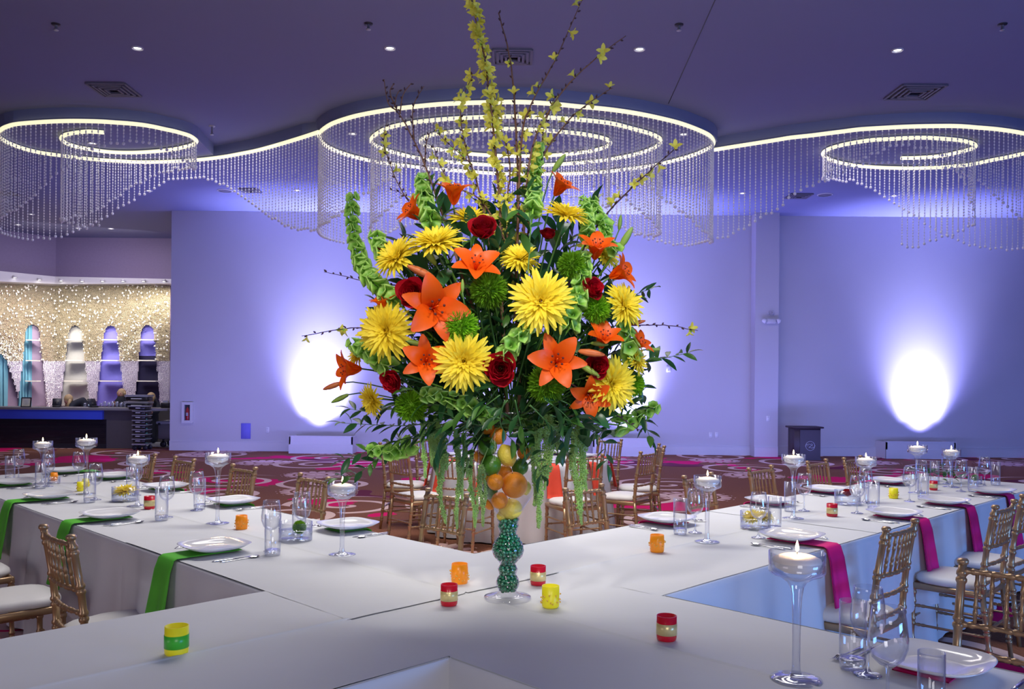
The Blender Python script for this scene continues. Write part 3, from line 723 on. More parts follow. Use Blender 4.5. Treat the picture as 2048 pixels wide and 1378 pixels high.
mb = MB(); mb.box((0, 0, .14), (.12, .08, .06)); mb.build('napkins', M['greyp'], t, False)
def clutter(lst, grp, col):
    for x, hh, ww, lb in lst:
        p = BB(x, 813); o = MB(); o.lathe([(ww * .9, 0), (ww, .01), (ww, hh), (ww * .9, hh), (ww * .85, .015)], 10); tag(o.build('glass_tumbler', M[col], None, loc=(p.x, FBY + .3, ztop)), lb, 'glass', grp)
clutter([(157, .10, .03, 'clear tumbler on the bar beside the bending bartender'), (165, .08, .028, 'short tumbler left of tilted till screen')], 'tumblers on the bar', 'glass2')
for i in range(14):
    p = BB(183 + i * 4.2, 813); o = MB(); hh = .10 + .02 * (i % 3); o.lathe([(.02, 0), (.022, .01), (.028, hh), (.026, hh), (.02, .012)], 10)
    tag(o.build('glass_tumbler', M['glass2'], None, loc=(p.x, FBY + .45 + .06 * (i % 2), ztop)), 'small clear tumbler in the row on the bar left of the trays', 'glass', 'row of tumblers on the bar')

# bartenders: continuous bodies grown from a skeleton
def person(lb, loc, pts, edges, rad, head, hr, face, hairfn, shirt='shirt'):
    t = thing('person', lb, 'person', loc)
    me = bpy.data.meshes.new('body'); me.from_pydata(pts, edges, []); o = put('body', me, t)
    me.materials.append(M[shirt])
    s = o.modifiers.new('skin', 'SKIN'); 
    for i, r in enumerate(rad): me.skin_vertices[0].data[i].radius = (r, r)
    me.skin_vertices[0].data[0].use_root = True
    sb = o.modifiers.new('sub', 'SUBSURF'); sb.levels = 2; sb.render_levels = 2
    mb = MB(); h = Vector(head)
    mb.ball(h, hr, 16, 10, sz=1.25); mb.tube([h + Vector((0, 0, -hr * .7)), h + Vector((0, .01, -hr * 2.0))], [hr * .5, hr * .6], 10)
    fd = Vector(face).normalized()
    mb.ball(h + fd * hr * 1.0 + Vector((0, 0, -hr * .1)), hr * .16, 8, 5)
    sd = fd.cross(Vector((0, 0, 1))).normalized()
    for q in (-1, 1): mb.ball(h + sd * q * hr * .98, hr * .2, 8, 5)
    mb.build('head', M['skin'], t)
    for q in (-1, 1):
        e = MB(); e.ball(h + fd * hr * .93 + sd * q * hr * .36 + Vector((0, 0, hr * .12)), hr * .1, 8, 5); e.build('eye', M['dark'], t)
    e = MB(); e.ball(h + fd * hr * .95 + Vector((0, 0, -hr * .55)), hr * .16, 8, 5, sz=.4); e.build('mouth', M['red'], t)
    hb = MB(); hairfn(hb, h, hr, fd, sd); hb.build('hair', M['hair'], t)
    return t
def hand(t, w, d, n='hand'):
    w = Vector(w); d = Vector(d).normalized(); s_ = d.cross(Vector((0, 0, 1))).normalized()
    mb = MB(); mb.tube([w, w + d * .045, w + d * .085], [.024, .034, .030], 8)
    for i, l in enumerate((.06, .075, .07, .052)):
        b = w + d * .08 + s_ * (.024 - .016 * i); mb.tube([b, b + d * l * .55, b + d * l * .9 + Vector((0, 0, -l * .35))], [.0095, .009, .007], 6)
    b = w + d * .03 + s_ * .03; mb.tube([b, b + (s_ + d) * .025, b + (s_ * .6 + d) * .05], [.011, .010, .008], 6)
    mb.build(n, M['skin'], t)
def hair_short(mb, h, r, fd, sd):
    mb.ball(h - fd * r * .18 + Vector((0, 0, r * .18)), r * 1.14, 14, 8, sz=1.12)
    for q in (-1, 1): mb.tube([h + sd * q * r * .85 + Vector((0, 0, r * .4)), h + sd * q * r * 1.1 - fd * r * .1, h + sd * q * r * 1.0 + Vector((0, 0, -r * .9))], [r * .4, r * .35, r * .15], 8)
def hair_long(mb, h, r, fd, sd):
    mb.ball(h - fd * r * .15 + Vector((0, 0, r * .2)), r * 1.15, 14, 8, sz=1.15)
    for a in range(7):
        q = (a - 3) / 3; mb.tube([h + sd * q * r - fd * r * .4, h + sd * q * r * 1.1 + fd * r * .1 + Vector((0, 0, -r * 1.2)), h + sd * q * r * .7 + fd * r * .5 + Vector((0, 0, -r * 2.6))], [r * .4, r * .42, r * .12], 7)
PYb = 20.75
hA = PY(243, 787, PYb)    # standing woman with a blond bob
by_ = -hA.z
def rel(v): return v
t = person('blond bartender standing behind the stacked trays, facing the room', (hA.x, PYb, 0),
   [(0, 0, 1.0), (0, 0, 1.22), (0, .0, hA.z - .22), (0, 0, hA.z - .14), (-.17, 0, hA.z - .24), (-.2, -.06, hA.z - .45), (-.08, -.22, hA.z - .30), (.17, 0, hA.z - .24), (.2, -.08, hA.z - .46), (.12, -.26, hA.z - .5), (0, 0, .5), (0, 0, .0)],
   [(0, 1), (1, 2), (2, 3), (2, 4), (4, 5), (5, 6), (2, 7), (7, 8), (8, 9), (0, 10), (10, 11)],
   [.14, .13, .12, .045, .06, .045, .032, .06, .045, .032, .14, .12], (0, -.01, hA.z), .085, (-.2, -1, -.1), hair_short)
hand(t, (-.08, -.22, hA.z - .30), (.3, -.3, .9)); hand(t, (.12, -.26, hA.z - .5), (-.4, -1, -.2))
hB = PY(137, 800, 20.6)   # bending woman, long hair falling forward
t = person('blond bartender bending low over the bar behind the tilted till screen', (hB.x, 20.6, 0),
   [(.42, .1, .95), (.3, .05, 1.02), (.14, 0, hB.z - .12), (.06, -.02, hB.z - .06), (.16, -.16, hB.z - .16), (.12, -.3, hB.z - .34), (.02, -.42, hB.z - .36), (.16, .16, hB.z - .14), (.1, .1, hB.z - .36), (.0, -.1, hB.z - .4), (.44, .12, .5), (.44, .12, .0)],
   [(0, 1), (1, 2), (2, 3), (2, 4), (4, 5), (5, 6), (2, 7), (7, 8), (8, 9), (0, 10), (10, 11)],
   [.14, .13, .12, .045, .06, .045, .032, .06, .045, .032, .14, .12], (0, -.02, hB.z), .088, (-.7, -.6, -.7), hair_long)
hand(t, (.02, -.42, hB.z - .36), (-1, -.4, -.2)); hand(t, (0, -.1, hB.z - .4), (-1, -.4, -.2))
hC = PY(303, 796, 20.6)   # leaning person at the right end
t = person('bartender leaning forward at the right end of the bar, hair pinned up', (hC.x, 20.6, 0),
   [(-.1, .3, .95), (-.08, .2, 1.08), (-.03, .06, hC.z - .13), (0, .02, hC.z - .07), (-.19, .04, hC.z - .16), (-.24, -.1, hC.z - .34), (-.14, -.3, hC.z - .33), (.15, .04, hC.z - .16), (.2, -.1, hC.z - .34), (.14, -.3, hC.z - .33), (-.1, .34, .5), (-.1, .34, .0)],
   [(0, 1), (1, 2), (2, 3), (2, 4), (4, 5), (5, 6), (2, 7), (7, 8), (8, 9), (0, 10), (10, 11)],
   [.14, .13, .12, .045, .06, .045, .032, .06, .045, .032, .14, .12], (0, -.04, hC.z), .088, (-.3, -.6, -.8), hair_short)
hand(t, (-.14, -.3, hC.z - .33), (-.2, -1, -.1)); hand(t, (.14, -.3, hC.z - .33), (.1, -1, -.1))

# ================================================================== THINGS ON THE BACK WALL
def wallbox(nm, x, y, wpx, hpx, m, lb, cat, dep=.02, gr=None, Yw=None):
    Yw = Yw or Y; p = PY(x, y, Yw); k = Yw / F
    mb = MB(); mb.box((0, -dep / 2, 0), (wpx * k, dep, hpx * k), ch=min(.004, dep / 4)); o = mb.build(nm, m, None, loc=(p.x, Yw, p.z)); tag(o, lb, cat, gr); return o, k
p = PY(376, 825, Y); k = Y / F
t = thing('extinguisher_cabinet', 'white-framed wall cabinet with a red fire extinguisher', 'cabinet', (p.x, Y, p.z))
w, h = 22 * k, 42 * k
mb = MB(); mb.box((0, -.03, h / 2 - .03), (w, .06, .06)); mb.box((0, -.03, -h / 2 + .03), (w, .06, .06)); mb.box((-w / 2 + .03, -.03, 0), (.06, .06, h - .12)); mb.box((w / 2 - .03, -.03, 0), (.06, .06, h - .12)); mb.build('frame', M['trim'], t, False)
mb = MB(); mb.box((0, -.004, 0), (w - .1, .006, h - .1)); mb.build('back_plate', M['navy'], t, False)
mb = MB(); mb.box((0, -.056, 0), (w - .11, .004, h - .11)); mb.build('pane', M['glass'], t, False)
t = thing('fire_extinguisher', 'small red fire extinguisher inside the wall cabinet', 'extinguisher', (p.x, Y - .03, p.z - h / 2 + .065))
mb = MB(); mb.lathe([(.034, 0), (.038, .01), (.038, .22), (.03, .25), (.012, .27), (.012, .29)], 14, Matrix.Scale(.6, 4, (0, 1, 0)), True, True); mb.build('cylinder', M['ext'], t)
mb = MB(); mb.box((0, 0, .30), (.05, .02, .02)); mb.tube([(.02, 0, .3), (.045, 0, .28), (.05, 0, .18)], .005, 6); mb.build('handle', M['dark'], t, False)
mb = MB(); mb.box((0, -.0235, .13), (.05, .002, .07)); mb.build('paper_label', M['greyp'], t, False)
o, _ = wallbox('wall_speaker', 492, 862, 19, 31, M['bluep'], 'flat blue-grey speaker plate low on the back wall', 'speaker')
def outlet(x, y, lb, Yw=None, nm='wall_outlet', hp=11, wp=7):
    o, k = wallbox(nm, x, y, wp, hp, M['china'], lb, 'outlet', .012, 'plates on the walls', Yw)
    mb = MB()
    for s_ in (-1, 1): mb.box((0, -.013, s_ * .03), (.03, .003, .028))
    mb.build('socket', M['trim'], o, False)
outlet(535, 860, 'small outlet plate right of the wall speaker'); outlet(1421, 870, 'left one of two outlet plates left of the pier'); outlet(1433, 870, 'right one of two outlet plates left of the pier')
outlet(1536, 837, 'wall plate on the front of the pier', Y - .35); outlet(1337, 738, 'switch plate high on back wall right of the flowers', None, 'switch_plate', 12, 9)
# emergency light on the pier
p = PY(1541, 643, Y - .35)
t = thing('emergency_light', 'white twin-head emergency light with wire guard on the pier', 'light', (p.x, Y - .35, p.z))
mb = MB(); mb.box((0, -.04, 0), (.2, .08, .1), ch=.01); mb.build('housing', M['trim'], t)
for s_ in (-1, 1):
    mb = MB(); mb.lathe([(.02, .06), (.05, .02), (.055, -.03)], 14, Matrix.Translation((s_ * .15, -.07, .005)) @ Matrix.Rotation(radians(70 * s_), 4, 'Y'), True, True); mb.build('lamp_head', M['china'], t)
mb = MB()
for s_ in range(-2, 3): mb.tube([(s_ * .02, -.02, .13), (s_ * .035, -.06, .18), (s_ * .02, -.06, .24)], .004, 5)
mb.tube([(-.09, -.03, .17), (-.05, -.05, .13), (.05, -.05, .13), (.09, -.03, .17)], .004, 5); mb.build('wire_guard', M['silver'], t)
# lectern
Yp = 18.0; a = PY(1588, 912, Yp); b = PY(1641, 912, Yp); zt = PY(1613, 855, Yp).z
cx_ = (a.x + b.x) / 2; w = b.x - a.x
t = thing('lectern', 'dark wooden lectern with a round monogram before the pier', 'lectern', (cx_, Yp + .2, 0))
mb = MB(); mb.box((0, 0, zt / 2), (w, .4, zt - .02), ch=.006); mb.build('body', M['darkwood'], t)
mb = MB(); mb.box((.055, -.206, zt / 2 - .01), (w - .13, .014, zt - .08)); mb.build('front_panel', M['darkwood'], t, False)
mb = MB(); mb.box((0, -.01, zt), (w + .1, .5, .035), ch=.008); mb.build('top', M['darkwood'], t)
mb = MB(); mb.box((0, 0, .02), (w + .03, .43, .04)); mb.build('plinth', M['darkwood'], t, False)
em = MB(); ex, ez, er = .055, zt * .44, .095
em.tube([(ex + er * cos(q * pi / 14), -.217, ez + er * sin(q * pi / 14)) for q in range(28)], .004, 5, closed=True)
def fl(pts): em.tube([(ex + x * er, -.217, ez + z * er) for x, z in pts], .0045, 5)
fl([(-1.15, -.1), (-.8, .35), (-.3, .42), (.05, .3), (.3, .5), (.5, .35), (.3, .1), (-.1, -.15), (-.35, -.42), (0, -.35), (.4, -.5), (.8, -.3), (1.1, .1)])
fl([(-.75, .05), (-.55, -.1), (-.4, .12), (-.6, .3)]); fl([(.3, .1), (.55, .0), (.5, -.15)])
em.build('emblem', M['silver'], t)
# ================================================================== TABLES
TZ = .76; S2 = sqrt(.5)
TC = Vector((-.178, 3.294)); HW = .535
DA = Vector((S2, S2)); DB = Vector((-S2, S2))            # along the right arm / along the left arm
def tp(d, s, w):
    n = Vector((d.y, -d.x)); p = TC + d * s + n * w; return p
def fold(u, seed, L):
    return (sin(u * L * 13 + seed) + .6 * sin(u * L * 23 + seed * 2.3) + .5 * sin(u * L * 7 + seed * .7)) / 2.1
def drape(mb, p0, p1, out, z1, off, seed, nu=None, step=0.0):
    L = (p1 - p0).length; nu = nu or max(24, int(L * 34))
    def fn(u, v):
        ed = min(1, min(u, 1 - u) * L / .12)
        am = .045 * (v ** 1.1) * ed
        q = p0.lerp(p1, u); f = fold(u, seed, L)
        r = off + am * (f + .75) + .012 * v
        zz = TZ + .002 - .0 - (TZ - z1 - (.012 * sin(u * L * 5 + seed) if step else 0)) * v
        if v == 0: r = off - .006; zz = TZ + .002
        elif v < .04: r = off
        return (q.x + out.x * r, q.y + out.y * r, zz)
    vs = [0, .012, .06, .18, .35, .55, .78, 1.0]
    pts = [fn(i / nu, v) for v in vs for i in range(nu + 1)]
    fs = [(j * (nu + 1) + i, (j + 1) * (nu + 1) + i, (j + 1) * (nu + 1) + i + 1, j * (nu + 1) + i + 1) for j in range(len(vs) - 1) for i in range(nu)]
    mb.add(pts, fs)
def table(d, s0, s1, sides, lb, lbt, seed, lift=0.0):
    """sides: any of 'n' (+normal side), 'p' (-normal side), '0' (start), '1' (end)"""
    mid = tp(d, (s0 + s1) / 2, 0)
    n = Vector((d.y, -d.x))
    t = thing('banquet_table', lbt, 'table', (mid.x, mid.y, 0), atan2(d.y, d.x), group='folding banquet tables under the cloths')
    L = s1 - s0
    mb = MB(); mb.box((0, 0, TZ - .03), (L - .01, 2 * HW - .03, .04)); mb.build('tabletop', M['greyp'], t, False)
    for sx in (-1, 1):
        for sy in (-1, 1):
            mb = MB(); mb.tube([(sx * (L / 2 - .18), sy * (HW - .12), .0), (sx * (L / 2 - .22), sy * (HW - .12), TZ - .05)], .014, 6); mb.build('leg', M['grey'], t)
    mb = MB()
    def top(u, v):
        s = s0 - .012 + (L + .024) * u if not any(k in sides for k in '01') else s0 + (-.012 if '0' not in sides else 0) + (L + .012) * u; w = -HW + 2 * HW * v
        p = tp(d, s, w); z = TZ + .002 + lift
        z += .0050 * math.exp(-((w) / .006) ** 2)                       # pressed crease along the cloth
        z += .0006 * sin(s * 9 + w * 14 + seed) + .0005 * sin(w * 25 - s * 6)
        return (p.x, p.y, z)
    us = [0, .002] + [i / 30 for i in range(1, 30)] + [.998, 1]
    vs = [i / 16 for i in range(8)] + [.488, .494, .5, .506, .512] + [i / 16 for i in range(9, 17)]
    pts = [top(u, v) for v in vs for u in us]; nu = len(us)
    mb.add(pts, [(j * nu + i, (j + 1) * nu + i, (j + 1) * nu + i + 1, j * nu + i + 1) for j in range(len(vs) - 1) for i in range(nu - 1)])
    E = {'n': (tp(d, s0, HW), tp(d, s1, HW), n), 'p': (tp(d, s0, -HW), tp(d, s1, -HW), -n), '0': (tp(d, s0, -HW), tp(d, s0, HW), -d), '1': (tp(d, s1, -HW), tp(d, s1, HW), d)}
    for k, q in enumerate(sides):
        if isinstance(q, tuple): q, a_, b_ = q; p0, p1, o_ = E[q]; p0, p1 = tp(d, a_, HW if q == 'n' else -HW), tp(d, b_, HW if q == 'n' else -HW)
        else: p0, p1, o_ = E[q]
        drape(mb, p0, p1, o_, .015, .004, seed + k)
        drape(mb, p0, p1, o_, .27, .014, seed + k + .15, step=1)
    o = mb.build('tablecloth', M['cloth'], None, norm=False); tag(o, lb, 'tablecloth', 'white floor-length tablecloths'); return o
table(DB, .0, 1.9, [('p', HW, 1.9), ('n', HW, 1.9)], 'white cloth on the left arm, section next to the flowers', 'banquet table of the left arm nearest the flowers', 1.0, .004)
table(DB, 1.9, 3.75, ['n', 'p'], 'white cloth on the middle section of the left arm', 'middle banquet table of the left arm', 2.3)
table(DB, 3.75, 5.63, ['n', 'p', '1'], 'white cloth on the farthest section of the left arm', 'farthest banquet table of the left arm', 3.1)
table(DA, HW, 2.57, ['n', 'p'], 'white cloth on the right arm, section next to the flowers', 'banquet table of the right arm nearest the flowers', 4.7)
table(DA, 2.57, 4.25, ['n', 'p'], 'white cloth on the middle section of the right arm', 'middle banquet table of the right arm', 5.2, .002)
table(DA, 4.25, 5.92, ['n', 'p', '1'], 'white cloth on the farthest section of the right arm', 'farthest banquet table of the right arm', 6.6)
table(DB, -2.45, .0, [('p', -2.45, -HW), ('n', -2.45, -HW), '0'], 'white cloth under the flower vase running to the lower right', 'banquet table carrying the flower vase, front right', 7.4)
table(DA, -2.45, -HW, ['n', 'p', '0'], 'white cloth at lower left under the green-ribboned votive', 'banquet table at the lower left corner', 8.8, .003)

# ================================================================== CHAIRS
def bamboo(mb, a, b, r, rings, n=8, mid=None, taper=1.0):
    a = Vector(a); b = Vector(b); pts = []; rad = []
    L = (b - a).length
    ts = [(0, 1)]
    for q in rings:
        w = .010 / L
        for dt, k in ((-2.6 * w, 1), (-1.7 * w, 1.32), (-.7 * w, 1.32), (-.2 * w, 1.02), (.2 * w, 1.02), (.7 * w, 1.32), (1.7 * w, 1.32), (2.6 * w, 1)): ts.append((q + dt, k))
    ts.append((1, 1)); ts.sort()
    for t, k in ts:
        t = min(1, max(0, t)); p = a.lerp(b, t)
        if mid is not None: p = p + Vector(mid) * (4 * t * (1 - t))
        pts.append(p); rad.append(r * k * (1 + (taper - 1) * t))
    mb.tube(pts, rad, n)
def make_chair():
    t = thing('chiavari_chair', 'gold bamboo-turned banquet chair', 'chair', group='gold bamboo-style banquet chairs')
    g = M['gold']
    def part(nm, fn, m=g, par=None, sm=True):
        mb = MB(); fn(mb); return mb.build(nm, m, par or t, sm)
    mb = MB()                                                # padded cushion
    def cu(u, v):
        th = 2 * pi * u; c, s_ = cos(th), sin(th)
        k = 1 / ((abs(c) ** 3.6 + abs(s_) ** 3.6) ** (1 / 3.6))
        pr = [(.001, .060), (.5, .058), (.86, .050), (.97, .036), (1.0, .018), (.97, .004), (.9, .0)][v]
        w = .205 if s_ > 0 else .190
        return (c * k * pr[0] * w, s_ * k * pr[0] * .205, .432 + pr[1])
    nn = 28; vs = [cu(i / nn, j) for j in range(7) for i in range(nn)]
    mb.add(vs, [(j * nn + i, (j + 1) * nn + i, (j + 1) * nn + (i + 1) % nn, j * nn + (i + 1) % nn) for j in range(6) for i in range(nn)]); mb.build('seat', M['cushion'], t, norm=True)
    def fr(mb):
        for a, b, w in (((-.19, .185), (.19, .185), .022), ((-.175, -.185), (.175, -.185), .022), ((-.185, -.18), (-.19, .18), .022), ((.185, -.18), (.19, .18), .022)):
            c = ((a[0] + b[0]) / 2, (a[1] + b[1]) / 2, .414); dx = abs(b[0] - a[0]) + w; dy = abs(b[1] - a[1]) + w
            mb.box(c, (dx, dy, .036), ch=.006)
    part('seat_frame', fr)
    for sx in (-1, 1):
        part('leg', lambda mb: bamboo(mb, (sx * .188, .188, 0), (sx * .183, .180, .43), .0125, (.22, .48, .72, .90), taper=1.25))
        def post(mb):
            bamboo(mb, (sx * .182, -.235, 0), (sx * .180, -.185, .43), .0135, (.25, .5, .75), taper=1.2)
            bamboo(mb, (sx * .180, -.185, .42), (sx * .176, -.245, .905), .0165, (.10, .32, .56, .90), mid=(0, .012, 0), taper=.94)
            T = Matrix.Translation((sx * .176, -.2455, .893))
            mb.lathe([(.014, 0), (.013, .006), (.0205, .012), (.0215, .022), (.016, .030), (.001, .031)], 10, T)
        part('back_post', post)
        for z in (.19, .30):
            part('stretcher', lambda mb: bamboo(mb, (sx * .186, .184, z), (sx * .181, -.215 + .05 * (z - .1), z), .0075, (.12, .88), 6))
    for z in (.23,):
        part('stretcher', lambda mb: bamboo(mb, (-.186, .185, z), (.186, .185, z), .0075, (.1, .5, .9), 6))
        part('stretcher', lambda mb: bamboo(mb, (-.18, -.21, z), (.18, -.21, z), .0075, (.1, .5, .9), 6))
    for z, y in ((.878, -.236), (.685, -.207), (.585, -.194), (.482, -.186)):
        part('back_rail', lambda mb: bamboo(mb, (-.176, y, z), (.176, y, z), .0095, (.08, .28, .50, .72, .92), 7, mid=(0, -.020, 0)))
    for k in range(6):
        x = -.125 + .05 * k; c = -.020 * (1 - (x / .176) ** 2)
        part('spindle', lambda mb: bamboo(mb, (x, -.207 + c, .685), (x, -.236 + c, .878), .0068, (.30, .70), 6, taper=1.0))
    return t
CH = Proto(make_chair())
def chair_by_top(x, y, face, lb):
    """x, y: pixel of the middle of the back's top; face: the way the sitter looks"""
    p = PZ(x, y, .92); rz = atan2(face[1], face[0]) - pi / 2
    o = Vector((0, -.245)); q = Vector((o.x * cos(rz) - o.y * sin(rz), o.x * sin(rz) + o.y * cos(rz)))
    CH.at((p.x - q.x, p.y - q.y, 0), lb, rz)
def chair_at(px, py, face, lb):
    CH.at((px, py, 0), lb, atan2(face[1], face[0]) - pi / 2)
RNf, RFf, LNf, LFf = (-1, 1), (1, -1), (1, 1), (-1, -1)
chair_by_top(1802, 1046, RNf, 'gold chair on near side of right arm, closest to the big wine glasses')
chair_by_top(2010, 1005, RNf, 'gold chair at the right picture edge on near side of right arm')
chair_by_top(2062, 984, RNf, 'gold chair cut by the right picture edge, only its cushion corner in view')
p = PZ(1917, 1117, .92); chair_at(p.x + .135 - .173, p.y - .135 - .173, (-1, -1), 'gold chair turned towards the lower right table, cut by the right edge')
chair_by_top(114, 1060, LNf, 'gold chair with its back in full view on near side of left arm')
p0 = PZ(114, 1060, .92)
for k, lb in ((1, 'gold chair at left picture edge, one past the fully visible chair on left arm'), (2, 'gold chair at left picture edge showing only its seat corner'), (3, 'gold chair hidden mostly past the left picture edge, third along')):
    q = p0 + Vector((-.61, .60, 0)) * k + Vector((-.13, -.12, 0)); x, y = PX(q); chair_by_top(x, y, LNf, lb)
for x, y, lb in [(894, 982, 'gold chair on far side of left arm just left of the vase stem'), (628, 950, 'gold chair behind the tall candle left of the flowers, far side of left arm'), (488, 931, 'gold chair between two candles on far side of left arm'),
                 (369, 915, 'gold chair third farthest on far side of left arm'), (294, 905, 'farthest gold chair on far side of left arm')]: chair_by_top(x, y, LFf, lb)
for x, y, lb in [(1168, 972, 'gold chair on far side of right arm just right of the vase'), (1396, 948, 'gold chair behind the candle nearest the vase on right arm'), (1521, 933, 'gold chair middle of far side of right arm'),
                 (1634, 920, 'gold chair fourth from the vase on far side of right arm'), (1705, 913, 'farthest gold chair on far side of right arm')]: chair_by_top(x, y, RFf, lb)

# ================================================================== ROUND TABLE
RC = Vector((.10, 9.25)); RR = .93
t = thing('round_table', 'round folding table hidden under a white cloth behind the flowers', 'table', (RC.x, RC.y, 0))
mb = MB(); mb.lathe([(.001, .70), (RR - .02, .70), (RR - .02, .755), (.001, .755)], 40); mb.build('tabletop', M['greyp'], t, False)
for k in range(4):
    a = pi / 4 + k * pi / 2; mb = MB(); mb.tube([(.55 * cos(a), .55 * sin(a), 0), (.5 * cos(a), .5 * sin(a), .70)], .016, 6); mb.build('leg', M['grey'], t)
mb = MB(); n = 144
rings = [(.001, TZ, 0), (RR * .5, TZ, 0), (RR - .01, TZ + .001, 0), (RR, TZ - .004, 0), (RR + .003, TZ - .05, .1), (RR + .012, .55, .4), (RR + .025, .3, .75), (RR + .04, .015, 1)]
vs = []
for r, z, a in rings:
    for i in range(n):
        q = 2 * pi * i / n; f = .05 * a * (sin(q * 17) + .5 * sin(q * 29 + 1) + .4 * sin(q * 9))
        vs.append(((r + f) * cos(q), (r + f) * sin(q), z))
mb.add(vs, [(j * n + i, (j + 1) * n + i, (j + 1) * n + (i + 1) % n, j * n + (i + 1) % n) for j in range(7) for i in range(n)])
tag(mb.build('round_tablecloth', M['cloth'], None, loc=(RC.x, RC.y, .0)), 'white cloth falling in folds over the round table behind the flowers', 'tablecloth')
for bx_, by2, lb in [(-1.34, 9.36, 'gold chair at the round table, upper of the two on its left'), (-1.06, 8.30, 'gold chair at the round table, lower of the two on its left'), (-.50, 7.92, 'gold chair with its back to us at the round table, left of the vase'),
                     (.66, 7.92, 'gold chair with its back to us at the round table, right of the vase'), (1.30, 8.42, 'gold chair at the round table, nearer of the two on its right'), (1.56, 9.22, 'gold chair at the round table, farther of the two on its right'),
                     (1.13, 10.15, 'gold chair beyond the round table at its right'), (-.98, 10.05, 'gold chair beyond the round table at its left')]:
    b = Vector((bx_, by2)); f = (RC - b).normalized(); c = b + f * .20; chair_at(c.x, c.y, f, lb)

# ================================================================== TABLEWARE
def plate_mesh(a, h):
    mb = MB(); n = 48
    def ring(k, z, lift=0):
        out = []
        for i in range(n):
            th = 2 * pi * i / n; r = a * k / ((abs(cos(th)) ** 3.2 + abs(sin(th)) ** 3.2) ** (1 / 3.2))
            out.append((r * cos(th), r * sin(th), z + lift * (r / a) ** 2 * .5))
        return out
    R_ = [ring(.001, h * .30), ring(.45, h * .28), ring(.58, h * .34, 0), ring(.80, h * .72, .006), ring(.98, h * 1.0, .016), ring(1.0, h * .96, .016), ring(.8, h * .5, .006), ring(.55, h * .1, 0), ring(.52, 0), ring(.001, 0)]
    vs = [p for r in R_ for p in r]
    mb.add(vs, [(j * n + i, (j + 1) * n + i, (j + 1) * n + (i + 1) % n, j * n + (i + 1) % n) for j in range(len(R_) - 1) for i in range(n)]); return mb
def make_plate():
    mb = plate_mesh(.150, .022); return tag(mb.build('dinner_plate', M['china'], None, norm=True), 'p', 'plate', 'square white plates')
PL = Proto(make_plate())
def make_fork():
    t = thing('fork', 'f', 'cutlery', group='steel forks')
    mb = MB(); Z = Matrix.Scale(.35, 4, (0, 0, 1))
    mb.tube([(0, -.1, .004), (0, -.09, .008), (0, -.03, .010), (0, .02, .012), (0, .035, .02)], [.004, .0075, .0045, .003, .004], 6, Z); mb.build('handle', M['steel'], t)
    mb = MB(); mb.tube([(0, .035, .02), (0, .05, .02), (0, .055, .018)], [.004, .011, .012], 8, Z)
    for k in range(4): mb.tube([(-.009 + .006 * k, .052, .018), (-.009 + .006 * k, .075, .008), (-.009 + .006 * k, .095, .016)], [.0028, .0022, .001], 5, Z)
    mb.build('tines', M['steel'], t); return t
def make_knife():
    t = thing('knife', 'k', 'cutlery', group='steel knives')
    mb = MB(); Z = Matrix.Scale(.4, 4, (0, 0, 1))
    mb.tube([(0, -.11, .008), (0, -.10, .01), (0, -.02, .01), (0, .0, .01)], [.004, .009, .007, .005], 7, Z); mb.build('handle', M['steel'], t)
    mb = MB(); mb.add([(-.006, 0, .003), (.006, 0, .003), (.009, .06, .003), (.006, .1, .003), (-.004, .115, .003), (-.006, .06, .003)] + [(-.006, 0, .005), (.006, 0, .005), (.009, .06, .005), (.006, .1, .005), (-.004, .115, .005), (-.006, .06, .005)],
                      [(5, 4, 3, 2, 1, 0), (6, 7, 8, 9, 10, 11)] + [(i, (i + 1) % 6, 6 + (i + 1) % 6, 6 + i) for i in range(6)]); mb.build('blade', M['steel'], t, False); return t
def make_spoon():
    t = thing('spoon', 's', 'cutlery', group='steel spoons')
    mb = MB(); Z = Matrix.Scale(.35, 4, (0, 0, 1))
    mb.tube([(0, -.1, .006), (0, -.09, .01), (0, -.03, .010), (0, .03, .016), (0, .045, .02)], [.004, .0085, .0045, .003, .004], 6, Z); mb.build('handle', M['steel'], t)
    mb = MB(); n = 14
    rg = [(1, .008), (.92, .007), (.6, .003), (.001, .001)]
    vs = [(.017 * k * cos(2 * pi * i / n), .066 + .026 * k * sin(2 * pi * i / n), z) for k, z in rg for i in range(n)]
    mb.add(vs, [(j * n + i, (j + 1) * n + i, (j + 1) * n + (i + 1) % n, j * n + (i + 1) % n) for j in range(3) for i in range(n)]); mb.build('bowl', M['steel'], t); return t
FK, KN, SP = Proto(make_fork()), Proto(make_knife()), Proto(make_spoon())
ORD = ['first', 'second', 'third', 'fourth', 'fifth', 'sixth']
SIDES = {
 'LN': (DB, -1, 'near side of left arm', 'ngreen', [(429, 1102), (220, 1036), (99, 997), (29, 969)]),
 'LF': (DB, 1, 'far side of left arm', 'ngreen', [(696, 1058), (467, 1008), (332, 978), (224, 956), (131, 945)]),
 'RF': (DA, -1, 'far side of right arm', 'npink', [(1334, 1045), (1540, 1007), (1654, 984), (1778, 966)]),
 'RN': (DA, 1, 'near side of right arm', 'npink', [(1583, 1080), (1788, 1033), (1889, 1008), (1985, 987)]),
 'XN': (DB, 1, 'lower right table', 'npink', [(1866, 1338)]),
}
